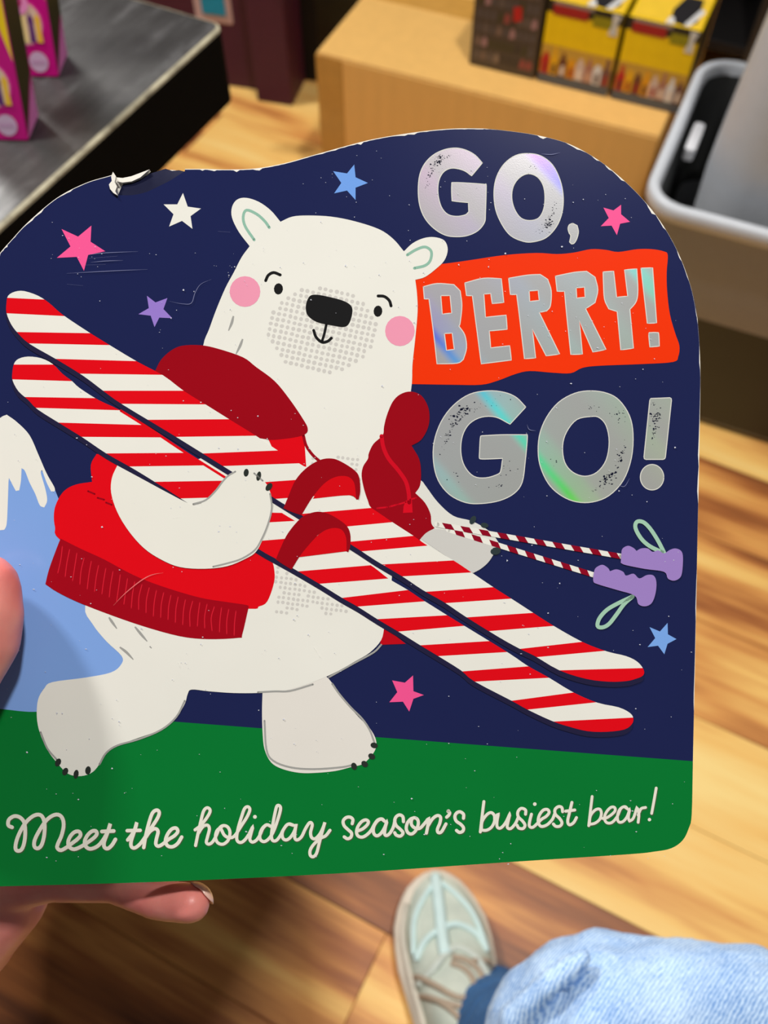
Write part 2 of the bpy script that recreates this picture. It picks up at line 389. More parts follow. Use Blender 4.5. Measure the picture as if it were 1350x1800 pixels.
line('fur_outline', [zb([(402,5),(440,60),(500,130),(560,190),(600,250),(626,320)]), zb([(45,200),(55,350),(90,410),(180,445),(300,455),(450,445),(520,430)]),
    zb([(10,50),(100,45),(180,43),(300,8)]), z5([(385,1770),(520,1695),(620,1640),(660,1600)]), za([(975,95),(930,180),(850,248),(730,298),(620,330),(560,370),(525,430)]), za([(215,260),(250,345),(300,405)])], 3.2, GREY, 6, bear)
prt('jacket', [[(170,798),(160,817),(162,847),(133,852),(113,863),(100,883),(95,903),(97,927),(107,950),(200,1015),(300,1060),(437,1070),(455,1066),(470,1057),(482,1023),(482,1000),(477,980),(470,950),(400,890),(240,810)]], RED, 6, bear, label='bright red padded jacket')
prt('jacket', [z5([(60,505),(250,485),(258,560),(265,662),(180,640),(90,570)])], RED, 6, bear, False)
rib = z4([(320,1040),(300,1090),(260,1200),(240,1280),(300,1320),(400,1370),(550,1430),(750,1500),(950,1555),(1100,1570),(1260,1563),(1278,1545),(1312,1400),(1300,1390),(1200,1375),(1050,1350),(850,1290),(700,1230),(550,1150),(430,1095)])
prt('jacket_hem', [rib], (158, 4, 24), 7, bear, corner=60, label='dark red ribbed hem')
ls = []
for i in range(25):
    t = i / 24; x = 330 + 915 * t; y = 1075 + 345 * t - 60 * math.sin(math.pi * t) * -1 * .35 + (25 * math.sin(math.pi * t)); h = 150 - 25 * t
    j = random.uniform(-5, 5); ls.append(z4([(x, y + random.uniform(0, 8)), (x - 12 + j, y + h * .5), (x - 24 + 14 * t, y + h + random.uniform(-6, 6))]))
line('rib_lines', ls, 1.6, (214, 30, 50), 8, bear)
prt('jacket_hem', [z5([(665,1500),(655,1600),(790,1595),(720,1540)])], (190, 6, 24), 4, bear, False)
line('jacket_seam', [z4([(465,790),(500,805)]), z4([(515,825),(550,835)]), z4([(560,850),(590,862)])], 3, (150, 4, 24), 7, bear)
prt('hood', [[(273,652),(283,633),(300,617),(320,608),(353,607),(383,613),(427,628),(450,645),(483,670),(510,703),(533,737),(541,753),(537,763),(517,769),(483,773),(467,772),(440,765),(403,740),(323,690)]], DRED, 7, bear, label='dark red hood lining')
hoodr = z5([(815,265),(760,280),(720,320),(690,390),(675,450),(668,495),(620,540),(595,590),(590,620),(565,660),(557,710),(570,780),(590,840),(610,880),(700,950),(830,1035),(865,1045),(900,1010),(942,985),(925,960),(920,910),(890,850),(840,800),(865,760),(870,690),(860,620),(820,550),(870,520),(905,460),(915,400),(905,340),(870,285)])
prt('hood', [hoodr], DRED, 7, bear, label='dark red hood lining')
line('zipper', [z5([(662,500),(672,560),(700,620),(750,680),(790,740),(805,800),(808,850)])], 7, (206, 10, 34), 8, bear)
prt('zipper_pull', [z5([(790,840),(822,838),(826,903),(775,905),(778,870)])], (214, 10, 34), 8, bear, False)
line('zipper', [z5([(640,880),(690,875)]), z5([(705,872),(740,862)]), z5([(750,860),(790,848)]), z5([(812,835),(842,826)])], 3, (206, 10, 34), 8, bear)
arm2 = z5([(840,735),(872,735),(900,770),(960,850),(1040,920),(1130,945),(1200,980),(1250,1020),(1285,1070),(1255,1120),(1225,1165),(1185,1200),(1145,1222),(1040,1158),(850,1030)])
prt('bear_arm', [arm2], (222, 222, 214), 6, bear)
prt('bear_paw', [z5([(868,1040),(905,1005),(960,990),(1100,1015),(1285,1075),(1250,1125),(1220,1170),(1180,1202),(1142,1222),(1040,1158)])], (204, 203, 198), 8.5, bear)
line('drawstring', [z5([(250,495),(265,550),(300,600),(345,640)])], 5, DRED, 8, bear)
line('ear_line', [zh([(215,295),(165,220),(153,165),(172,127),(230,150),(275,190),(300,225)]), zh([(1080,380),(1130,350),(1180,335),(1215,360),(1210,410),(1180,440),(1120,455)])], 4.8, (142, 186, 166), 6, bear, label='pale green line inside ear')
discs('cheek', [(380 + 163 / 3.2143, 330 + 587 / 3.2143, 27, 27)], (236, 152, 178), 6, bear); discs('cheek', [(380 + 1038 / 3.2143, 330 + 810 / 3.2143, 26, 26.5)], (236, 152, 178), 6, bear)
BLK = (27, 27, 28)
discs('eye', [(380 + 352 / 3.2143, 330 + 572 / 3.2143, 8, 10, 5)], BLK, 6, bear); discs('eye', [(380 + 914 / 3.2143, 330 + 698 / 3.2143, 7.7, 10, 5)], BLK, 6, bear)
line('eyebrow', [zh([(280,525),(295,495),(325,480),(362,493)])], 5.2, BLK, 6, bear); line('eyebrow', [zh([(915,612),(950,615),(978,638),(988,668)])], 5.2, BLK, 6, bear)
nose = zh([(510,650),(530,612),(570,605),(650,620),(720,640),(760,665),(770,700),(755,760),(725,787),(660,780),(570,760),(520,725),(507,690)])
muz = []
def halftone(test, ang, sp, r, out, jit=.5):
    ca, sa = math.cos(ang), math.sin(ang)
    for i in range(-60, 60):
        for j in range(-60, 60):
            x = 600 + (i * ca - j * sa) * sp; y = 700 + (i * sa + j * ca) * sp
            if test(x, y): out.append((x + random.uniform(-jit, jit), y + random.uniform(-jit, jit), r * random.uniform(.85, 1.08), r * random.uniform(.85, 1.08)))
halftone(lambda x, y: ((x - 566) / 96) ** 2 + ((y - 580) / 76) ** 2 < 1, math.radians(13), 10, 3.7, muz)
discs('halftone_dots', muz, (205, 202, 196), 5.6, bear)
b2 = []; b3 = []
halftone(lambda x, y: 484 < x < 612 and 990 < y < 1082 and y > 1000 + (x - 484) * .62 - 8 and y < 1078 + (x - 500) * .03 and random.random() > .12 and not (y > 1066 and 530 < x < 560), math.radians(8), 8.6, 3.0, b2)
halftone(lambda x, y: 545 < x < 632 and 795 < y < 880 and y > 800 + abs(x - 590) * .12 and random.random() > .15 and y < 830 + (x - 545) * .6, math.radians(8), 8.6, 3.0, b3)
discs('halftone_dots', b3, (206, 203, 197), 5.6, bear); discs('halftone_dots', b2, (206, 203, 197), 5.6, bear)
prt('nose', [nose], BLK, 6.6, bear)
line('mouth', [zh([(622,775),(610,830),(599,865)])], 4.6, BLK, 6.6, bear, label=None); line('mouth', [zh([(551,806),(565,845),(598,873),(630,868),(651,850)])], 5.0, BLK, 6.6, bear)
sl = lambda t: .35 + .65 * math.sin(math.pi * min(1, t * .9 + .1))
line('fur_mark', [zh([(98,725),(88,765),(70,808)]), zh([(150,855),(135,895),(112,940)]), z4([(575,1455),(592,1480),(617,1515)]), z4([(712,1505),(745,1545),(777,1582)]), z4([(632,1612),(668,1640),(704,1678)]), z4([(790,1608),(800,1618)])], 4.6, GREY, 6, bear, taper=sl)
claws = [za([(307,420)])[0] + (5, 7.5, 25), za([(345,468)])[0] + (5, 7, 25), za([(402,482)])[0] + (4.5, 8, 10), za([(465,462)])[0] + (5, 7.5, 8)]
claws += [zb([p])[0] + (5, 6.5, a) for p, a in (((517,440), -20), ((573,428), -50), ((610,388), -60), ((623,330), -75))]
for c_ in claws: discs('claw', [c_], (42, 48, 44), 6.5, bear)
# --- skis
skiA = [(12,550),(12,533),(15,520),(27,513),(43,512),(67,520),(87,533),(110,553),(150,580),(182,600),(240,635),(287,660),(323,687),(363,712),(403,737),(450,766),(487,791),(538,822),(600,861),(653,893),(690,918),(727,942),(753,960),(797,985),(830,1007),(867,1032),(900,1053),(937,1077),(973,1100),(1023,1128),(1067,1145),(1100,1153),(1120,1163),(1131,1177),(1130,1187),(1117,1193),(1100,1197),(1070,1198),(1030,1193),(983,1178),(940,1153),(913,1140),(877,1120),(817,1083),(780,1058),(743,1037),(707,1013),(660,985),(617,957),(560,924),(480,874),(403,826),(300,762),(217,712),(183,688),(147,661),(100,632),(53,605),(33,587),(20,570)]
skiB = [(22,657),(25,640),(33,631),(50,627),(73,630),(93,640),(110,657),(127,670),(140,682),(173,703),(213,722),(267,755),(327,795),(400,840),(480,892),(560,940),(620,974),(657,997),(683,1017),(717,1037),(747,1057),(813,1098),(893,1147),(927,1170),(963,1190),(1008,1217),(1050,1235),(1087,1243),(1107,1253),(1113,1263),(1110,1273),(1097,1282),(1067,1286),(1033,1285),(1000,1277),(970,1267),(927,1247),(900,1232),(833,1197),(810,1178),(770,1153),(737,1133),(700,1110),(663,1088),(630,1067),(600,1050),(563,1027),(517,1000),(483,981),(450,962),(333,886),(277,850),(233,823),(187,797),(147,770),(110,747),(67,720),(50,703),(33,688),(23,670)]
bandsA = [((17,524),(82,527),(117,556),(13,551)),((35,584),(163,586),(197,607),(57,604)),((97,631),(240,635),(283,659),(138,657)),((183,687),(322,687),(362,711),(222,710)),((270,738),(403,737),(450,766),(313,768)),((360,797),(487,792),(538,814),(400,819)),
 ((430,850),(600,838),(640,866),(440,880)),((500,906),(650,893),(688,918),(520,934)),((617,952),(725,942),(752,959),(637,969)),((672,992),(797,985),(830,1006),(707,1013)),((750,1040),(867,1032),(900,1052),(783,1060)),((820,1085),(938,1077),(973,1100),(850,1110)),((908,1141),(1023,1128),(1060,1144),(942,1155)),((983,1178),(1131,1174),(1131,1215),(983,1215))]
bandsB = [((25,641),(92,641),(123,670),(23,667)),((47,698),(170,700),(202,721),(65,717)),((105,743),(247,747),(287,769),(147,768)),((190,797),(327,796),(367,818),(232,820)),((273,847),(392,845),(430,873),(323,876)),((440,900),(510,902),(530,915),(440,920)),
 ((430,953),(620,937),(620,968),(430,988)),((528,1004),(657,993),(680,1017),(563,1026)),((600,1051),(717,1037),(745,1057),(630,1066)),((667,1088),(792,1081),(815,1100),(700,1110)),((740,1134),(855,1127),(890,1146),(772,1153)),((812,1180),(930,1171),(967,1191),(833,1198)),((903,1231),(1008,1217),(1050,1234),(928,1247)),((975,1268),(1113,1261),(1113,1300),(975,1300))]
def ski(outline, bands, lev, lab):
    sh = catmull(outline, True, 3, 60)
    base = prt('ski', [sh], WHITE, lev, smooth=False, label=lab)
    # dark side of the ski: the same shape set a little lower
    prt('ski_edge', [[(x - 1, y + 9.5) for x, y in sh]], (34, 32, 62), lev - .5, base, False)
    for bnd in bands:
        (ax, ay), (bx, by), (cx, cy), (dx, dy) = bnd
        s1 = (by - ay) / (bx - ax); s2 = (cy - dy) / (cx - dx) if cx != dx else 0
        e = 60
        q = [(ax - e, ay - s1 * e), (bx + e, by + s1 * e), (cx + e, cy + s2 * e), (dx - e, dy - s2 * e)]
        c = clip(sh, q)
        if len(c) > 2: prt('ski_stripe', [c], RED, lev + .4, base, False)
    return base
A = ski(skiA, bandsA, 11, 'upper ski with red and white stripes')
B = ski(skiB, bandsB, 9.5, 'lower ski with red and white stripes')
line('ski_stripe', [[(213,722),(267,756),(327,796),(400,842)]], 4.5, RED, 10.2, B)
def strap(outer, inner, par):
    prt('ski_strap', [z5(outer)], (150, 4, 20), 13, par, corner=60); prt('strap_lining', [z5(inner)], (212, 6, 20), 12.6, par, corner=60)
strap([(145,880),(170,820),(210,730),(270,665),(340,625),(400,618),(450,635),(520,680),(545,720),(550,790),(542,833),(528,835),(525,790),(515,740),(480,712),(420,715),(360,750),(300,820),(240,917),(190,900)], [(300,830),(355,750),(415,712),(480,708),(518,738),(532,835),(490,812)], A)
strap([(105,1150),(130,1090),(170,1010),(240,930),(310,900),(370,905),(430,935),(480,975),(498,1020),(497,1080),(487,1112),(478,1108),(475,1035),(450,992),(400,985),(340,1010),(290,1060),(240,1120),(188,1203),(150,1180)], [(228,1138),(300,1050),(345,1008),(400,983),(450,990),(480,1035),(482,1106)], B)
# --- near arm, over the skis
arm = z4([(620,655),(592,720),(588,800),(620,900),(680,1000),(760,1090),(850,1150),(950,1190),(1080,1199),(1200,1185)]) + [(432,982),(450,970),(462,948),(472,920),(479,893),(477,872),(470,853),(459,841),(446,831),(430,826),(413,828),(400,837),(390,850),(380,863),(370,873),(355,883),(340,889)]
prt('bear_arm', [arm], (231, 230, 220), 14, bear)
line('fur_outline', [[(340,886),(362,879),(380,862),(392,846),(402,836),(414,829)], [(447,832),(462,845)], [(475,868),(478,893),(471,922),(460,948),(448,967),(425,982),(400,990),(375,996)]], 3, GREY, 15, bear)
for c_ in ((433,831,4.5,7,8),(455,837,4,8.5,12),(473,856,5,8,35)): discs('claw', [c_], (42, 48, 44), 15, bear)
discs('claw', [z5([(1143,942)])[0] + (5, 8, 30), z5([(1205,970)])[0] + (7, 4.5, 10), z5([(1263,1106)])[0] + (9, 6.5, -10)], (46, 58, 60), 12, bear)
# --- poles
def pole(a, b, n, grip, loop, lab):
    P = line('ski_pole', [[a, b]], 9, WHITE, 9 if n < 0 else 10.5, smooth=False, label=lab); lev = 9 if n < 0 else 10.5; n = abs(n)
    a, b = Vector(a), Vector(b); d = (b - a).normalized(); nn = Vector((-d.y, d.x)); Ln = (b - a).length; bm = bmesh.new(); k = 16.4; i = 0
    while i * 2 * k + k < Ln - 6:
        s = i * 2 * k + 12; c0 = a + d * s; c1 = a + d * min(Ln - 2, s + k)
        q = [c0 - nn * 4.6 - d * 4, c1 - nn * 4.6 - d * 4, c1 + nn * 4.6 + d * 4, c0 + nn * 4.6 + d * 4]
        add_poly(bm, [[L(*p) for p in q]], (lev + .3) * LAY); i += 1
    obj('pole_stripes', bm, gloss((140, 6, 34)), P)
    line('wrist_loop', [z6(loop)], 7.0, (160, 200, 176), 12.2, P); prt('pole_grip', [z6(grip)], (156, 128, 196), 12.8, P, corner=70)
pole((768,922), (1092,978), 1, [(575,1130),(580,1095),(610,1078),(640,1090),(655,1105),(680,1092),(715,1092),(740,1110),(770,1102),(800,1118),(830,1100),(860,1092),(890,1105),(900,1140),(895,1220),(880,1250),(850,1262),(820,1250),(800,1215),(700,1200),(600,1180),(572,1168)],
     [(800,1112),(765,1045),(725,985),(690,953),(657,952),(650,985),(680,1040),(725,1080),(790,1112)], 'striped ski pole, upper of the two')
pole((788,931), (1045,1011), -1, [(430,1225),(440,1195),(475,1178),(505,1195),(515,1212),(550,1202),(585,1215),(600,1235),(640,1225),(670,1250),(710,1232),(745,1235),(760,1270),(755,1330),(735,1380),(700,1397),(665,1385),(645,1340),(550,1310),(450,1280),(428,1265)],
     [(635,1345),(560,1380),(500,1415),(460,1460),(450,1500),(475,1508),(510,1490),(550,1440),(590,1385),(635,1345)], 'striped ski pole, lower of the two')
# --- foil lettering
def foil_mat():
    n = NT('holographic_foil'); g = n.n('ShaderNodeNewGeometry'); vt = n.n('ShaderNodeVectorTransform', vector_type='VECTOR', convert_from='WORLD', convert_to='OBJECT')
    n.l(g.outputs['Incoming'], vt.inputs[0]); sx = n.n('ShaderNodeSeparateXYZ'); n.l(vt.outputs[0], sx.inputs[0])
    a = n.math('DIVIDE', n.math('MULTIPLY', sx.outputs[0], -1.0), sx.outputs[2]); b = n.math('DIVIDE', n.math('MULTIPLY', sx.outputs[1], -1.0), sx.outputs[2])
    tc = n.n('ShaderNodeTexCoord'); ns = n.noise(tc.outputs['Object'], 38, 3)
    nv = n.math('ADD', n.math('MULTIPLY', n.math('ADD', n.math('MULTIPLY', a, .76), n.math('MULTIPLY', b, .65)), 1600), -72)
    nv = n.math('ADD', nv, n.math('MULTIPLY', n.math('SUBTRACT', ns, .5), 7))
    vv = n.math('MULTIPLY_ADD', b, -1600, 900)
    hue = n.math('ADD', n.math('MULTIPLY', n.math('SUBTRACT', vv, 560), -.00115), n.math('ADD', .68, n.math('MULTIPLY', n.math('SUBTRACT', nv, 205), -.00086)))
    hue = n.math('FRACT', n.math('ADD', hue, 1))
    g_ = lambda x: (x, x, x, 1)
    sat = n.ramp(n.math('DIVIDE', nv, 700), [(0, g_(.05)), (.05, g_(.25)), (.07, g_(.45)), (.09, g_(.08)), (.20, g_(.05)), (.266, g_(.08)), (.272, g_(1)), (.286, g_(1)), (.292, g_(.45)), (.325, g_(.34)), (.345, g_(.10)), (.45, g_(.05)), (.53, g_(.24)), (.56, g_(.05)), (.65, g_(.2)), (.69, g_(.04)), (.752, g_(.05)), (.762, g_(.72)), (.79, g_(.66)), (.80, g_(.2))])
    hsv = n.n('ShaderNodeCombineColor', mode='HSV'); n.l(hue, hsv.inputs[0]); n.l(n.math('MULTIPLY', sat, .85), hsv.inputs[1])
    n.l(n.math('ADD', .53, n.math('MULTIPLY', sat, .47)), hsv.inputs[2]); n.b.inputs['Specular IOR Level'].default_value = .3
    n.l(hsv.outputs[0], n.b.inputs['Base Color']); n.b.inputs['Metallic'].default_value = .45; n.b.inputs['Roughness'].default_value = .22
    gn = n.noise(tc.outputs['Object'], 2600, 2); n.bump(gn, .15, .00004)
    return n.m
FOIL = foil_mat()
za1 = lambda p: Z(p, (720, 230), 4.5); zb1 = lambda p: Z(p, (720, 430), 2.7); zc1 = lambda p: Z(p, (740, 670), 2.8125)
def letter(loops, corner=50, parent=None, smooth=True, ow=1.6):
    o = prt('foil_letter', loops, WHITE, 3.2, parent, smooth, corner, FOIL)
    st = []
    for l in loops:
        l2 = catmull(l, True, 4, corner) if smooth else list(l); st.append(l2 + [l2[0]])
    bm = bmesh.new()
    for s_ in st: stroke_poly(bm, [L(*p) for p in s_], ow * S, 3.5 * LAY)
    obj('letter_outline', bm, gloss((214, 214, 206)), o)
    return o
def oval(cx, cy, rx, ry, n=16): return [(cx + rx * math.cos(2 * math.pi * i / n), cy + ry * math.sin(2 * math.pi * i / n)) for i in range(n)]
letter([za1([(575,255),(520,195),(450,155),(370,137),(280,148),(190,190),(120,260),(80,350),(68,470),(80,590),(120,690),(190,770),(280,825),(370,838),(460,828),(540,790),(592,725),(600,650),(606,440),(598,424),(480,415),(350,410),(333,425),(335,540),(350,556),(465,568),(468,640),(440,665),(370,677),(300,660),(250,600),(225,500),(230,400),(265,330),(320,298),(380,300),(440,320),(490,357)])])
letter([za1([(940,180),(840,195),(750,260),(690,360),(667,480),(680,620),(730,740),(800,830),(900,875),(980,878),(1080,845),(1160,760),(1205,650),(1215,520),(1190,390),(1130,270),(1040,200)]), za1([(940,340),(870,370),(820,440),(808,530),(830,620),(880,690),(950,710),(1020,690),(1060,620),(1070,520),(1055,430),(1010,365)])])
letter([za1([(1290,732),(1262,745),(1253,775),(1262,810),(1274,830),(1265,880),(1280,895),(1300,890),(1322,855),(1335,800),(1325,750)])])
letter([zb1([(65,200),(130,185),(210,190),(240,220),(248,290),(240,370),(234,387),(262,430),(270,490),(255,545),(225,563),(130,566),(115,430),(92,258),(70,258)]), zb1([(148,242),(192,242),(200,325),(155,330)]), zb1([(165,422),(202,420),(212,497),(175,502)])], 30, banner)
letter([zb1([(262,182),(350,160),(435,162),(447,275),(392,280),(385,232),(352,235),(360,345),(458,335),(463,402),(378,410),(385,490),(475,480),(483,548),(340,566),(325,450),(298,243),(270,242)])], 30, banner)
letter([zb1([(470,160),(560,145),(620,142),(655,165),(672,220),(668,290),(650,315),(615,322),(712,520),(648,528),(582,400),(598,538),(545,542),(520,330),(508,237),(478,237)]), zb1([(567,220),(610,217),(615,265),(570,270)])], 35, banner)
letter([zb1([(692,150),(780,132),(840,127),(880,155),(893,215),(880,275),(835,305),(932,498),(870,510),(805,360),(820,520),(765,522),(745,330),(735,222),(700,222)]), zb1([(790,205),(830,202),(833,250),(793,254)])], 35, banner)
letter([zb1([(918,130),(968,126),(982,250),(1035,245),(1020,120),(1078,115),(1083,215),(1075,270),(1045,308),(1062,492),(1002,500),(985,318),(945,305),(925,260),(920,190)])], 35, banner)
letter([zb1([(1098,112),(1153,110),(1172,372),(1128,374)])], 30, banner); letter([zb1([(1135,425),(1145,418),(1175,418),(1182,425),(1185,482),(1140,486)])], 60, banner)
letter([zc1([(518,128),(470,80),(410,55),(330,48),(240,65),(160,120),(100,200),(65,300),(62,400),(85,490),(140,560),(220,600),(300,605),(390,590),(460,555),(500,500),(515,400),(526,275),(518,265),(400,265),(300,270),(293,282),(288,375),(300,385),(403,382),(395,440),(380,460),(320,478),(260,470),(215,420),(197,350),(205,270),(240,210),(300,178),(370,178),(440,213)])])
letter([zc1([(840,48),(760,60),(680,105),(620,180),(585,270),(580,370),(600,450),(640,520),(700,570),(770,597),(850,597),(930,565),(1000,490),(1040,380),(1048,260),(1030,170),(980,95),(920,60)]), zc1([(840,175),(770,190),(720,250),(700,320),(710,400),(750,450),(810,470),(870,450),(915,390),(930,300),(915,220),(880,180)])])
letter([zc1([(1131,92),(1136,86),(1230,82),(1237,86),(1238,96),(1208,376),(1204,384),(1196,387),(1112,387),(1104,384),(1102,374)])], smooth=False); letter([zc1(oval(1142, 475, 58, 63))])
# worn specks in the foil
bm = bmesh.new()
def speck(x, y, r, mi=0):
    n = random.choice((3, 4, 5)); rot = random.random() * 6; sq = random.uniform(.35, 1)
    ps = [(x + r * random.uniform(.6, 1.3) * math.cos(rot + 2 * math.pi * i / n), y + sq * r * random.uniform(.6, 1.3) * math.sin(rot + 2 * math.pi * i / n)) for i in range(n)]
    vs = [bm.verts.new((*L(*p), SPZ * LAY)) for p in ps]; f = bm.faces.new(vs[::-1]); f.normal_update()
    if f.normal.z < 0: f.normal_flip()
SPZ = 4
def cluster(c, n, sx, sy, r, ang=0):
    for _ in range(n):
        a, b = random.gauss(0, sx), random.gauss(0, sy); ca, sa = math.cos(math.radians(ang)), math.sin(math.radians(ang))
        speck(c[0] + a * ca - b * sa, c[1] + a * sa + b * ca, r * random.uniform(.4, 1.2))
for c, n, sx, sy, r, ang in ((za1([(222,240)])[0],42,7,3.6,1.9,-40),(za1([(285,215)])[0],12,6,2.5,1.2,-25),(za1([(160,340)])[0],18,9,2,1.4,-65),(za1([(135,430)])[0],8,6,2,1,-75),
    (za1([(1095,735)])[0],40,5.5,3.6,1.9,-45),(za1([(1130,640)])[0],24,9,2,1.3,-68),(za1([(1030,790)])[0],10,6,3,1.1,-45),(za1([(975,285)])[0],7,3,2,1,0),
    (zc1([(208,148)])[0],46,9,4.5,2.3,-42),(zc1([(160,215)])[0],22,10,3,1.8,-60),(zc1([(130,270)])[0],24,12,2.5,1.8,-72),(zc1([(260,135)])[0],14,9,4,1.5,-20),(zc1([(350,100)])[0],12,14,5,1.2,-20),
    (zc1([(928,475)])[0],44,8,4.5,2.3,-40),(zc1([(985,375)])[0],30,13,2.5,2.0,-72),(zc1([(975,165)])[0],16,10,5,1.5,50),(zc1([(845,125)])[0],9,8,3,1.5,10),(zc1([(870,530)])[0],10,7,3,1.3,-30),(zc1([(430,440)])[0],10,8,7,1.4,0),(zc1([(380,515)])[0],7,7,3,1.5,0),(zc1([(175,480)])[0],5,8,7,1.6,0),(zc1([(655,400)])[0],4,5,9,1.6,0),
    (zc1([(1162,180)])[0],40,8,4.5,2.0,-80),(zc1([(1150,250)])[0],20,9,2.5,1.5,-80),(zc1([(1160,115)])[0],7,4,3,1.2,0)):
    cluster(c, n, sx, sy, r, ang)
o = obj('worn_specks', bm, gloss((14, 18, 44)), book); o['kind'] = 'stuff'; o['label'] = 'dark flecks where the foil has worn away'
# dust and scuffs on the lamination
bm = bmesh.new(); SPZ = 16
for _ in range(420):
    x, y = random.uniform(10, 1215), random.uniform(260, 1520)
    if y < 300 + abs(x - 850) ** 1.7 * .0042 or (x < 420 and y < 330 + (420 - x) * .3): continue
    speck(x, y, random.choice((.8, .9, 1.1, 1.4, 1.9)))
for cx, cy in ((390, 480), (820, 320), (1000, 560), (620, 200 + 130), (160, 450)):
    for _ in range(16): speck(random.gauss(cx, 45), random.gauss(cy, 30), random.choice((.8, 1, 1.3)))
o = obj('dust', bm, flat((205, 208, 220), .7, .3, name='dust'), book); o['kind'] = 'stuff'
SC_ = flat((112, 116, 152), .6, .3, name='scuff')
fade = lambda t: max(.15, math.sin(math.pi * t))
line('scratch', [z3([(355,1443),(500,1435),(640,1428),(780,1422)]), z3([(465,1345),(560,1335),(730,1328)]), z3([(470,1365),(620,1352)]), z3([(480,1385),(560,1378),(650,1375)]), z3([(440,1400),(560,1396)]), z3([(895,1590),(960,1603),(1010,1600),(1030,1545),(1060,1500),(1115,1475)]), z3([(1150,1222),(1215,1226)]), Z([(1040,185),(1120,190),(1190,175)], (720, 230), 4.5), z3([(355,1500),(440,1508)]), zc1([(523,215),(535,240),(568,246)]), zc1([(975,515),(1005,520),(1030,480)])], 1.1, None, 16, taper=fade, mat=SC_)
line('scratch', [z4([(600,1392),(660,1330),(740,1265),(800,1232),(862,1220)])], 1.6, None, 16, taper=fade, mat=flat((236, 120, 120), .6, .3, name='scuff'))
line('scratch', [z4([(940,1690),(950,1720)]), z5([(305,1610),(340,1665)]), z4([(910,935),(950,925)])], 1.6, None, 16, taper=fade, mat=flat((246, 246, 240), .6, .3, name='scuff'))
# --- handwritten tagline
t1 = lambda p: Z(p, (0, 1380), 3.375); t2 = lambda p: Z(p, (300, 1380), 3.375); t3 = lambda p: Z(p, (580, 1360), 4.21875); t4 = lambda p: Z(p, (820, 1360), 3.375)
CREAM = (232, 228, 214)
def word(strokes, w, dots=()):
    o = line('tagline_word', strokes, w, CREAM, 3, joined=True)
    sh = line('letter_shadow', [[(x + .8, y + 1.2) for x, y in s] for s in strokes], w + 1.2, (70, 92, 60), 1.8, o, joined=True)
    if dots: discs('letter_dot', [(x, y, w * .62, w * .62) for x, y in dots], CREAM, 3, o)
word([t1([(72,250),(50,238),(53,205),(85,184),(120,192),(145,225),(150,290),(142,350),(125,385),(100,388),(92,365),(105,310),(140,240),(180,195),(220,175),(250,185),(265,230),(262,300),(247,355),(225,375),(205,365),(205,330),(228,280),(270,215),(310,182),(345,175),(370,195),(378,240),(365,300),(345,345),(340,372),(362,386),(400,366),(430,343),(460,320),(478,297),(470,276),(445,277),(420,300),(405,335),(412,367),(440,380),(480,365),(520,340),(558,312),(575,290),(568,272),(545,274),(520,297),(503,332),(510,364),(537,378),(577,363),(610,328),(640,275),(655,228),(637,285),(618,338),(620,368),(640,376),(665,355),(685,322)]), t1([(605,275),(675,272)])], 6.6)
word([t1([(758,325),(785,290),(805,250),(812,220),(795,280),(778,335),(780,365),(800,372),(830,350),(860,310),(900,250),(935,195),(945,162),(930,148),(905,165),(885,220),(865,300),(853,370)]), t1([(755,270),(832,268)]), t1([(865,310),(890,275),(920,258),(938,275),(928,320),(925,350),(940,362),(965,350),(1000,322),(1035,300),(1055,275),(1045,255),(1020,260),(995,290),(982,330),(995,360),(1025,365),(1055,345),(1078,308)])], 6.2)
word([t2([(145,265),(175,242),(210,200),(233,160),(230,140),(213,135),(195,155),(180,210),(162,290),(148,358)]), t2([(162,290),(190,248),(218,237),(230,260),(218,310),(212,340),(228,350),(250,335),(270,300),(290,255),(312,240),(338,248),(352,280),(342,325),(312,350),(280,342),(266,310),(275,270),(305,245)]), t2([(300,262),(320,298),(350,312),(380,300),(420,240),(455,185),(470,145),(458,128),(438,140),(420,190),(402,250),(392,305),(397,332),(417,340),(440,325),(465,290),(490,240),(476,290),(470,322),(485,338),(510,325),(530,295),(548,255),(572,235),(595,245)]), t2([(595,245),(570,235),(545,255),(530,290),(532,322),(555,335),(585,315),(612,270),(640,190),(652,140),(645,122),(630,125),(618,170),(605,240),(598,300),(605,328),(627,328),(650,300),(670,262),(695,232),(728,238)]), t2([(728,238),(702,230),(680,247),(662,282),(666,315),(687,325),(712,308),(735,270),(745,230),(737,280),(737,315),(752,325),(777,305),(800,258),(825,222),(840,235),(830,280),(836,310),(857,318),(885,290),(905,250),(915,220),(895,290),(880,350),(865,405),(845,425),(828,415),(828,385),(850,350),(890,315),(920,300),(945,268)])], 5.5, [t2([(500,188)])[0]])
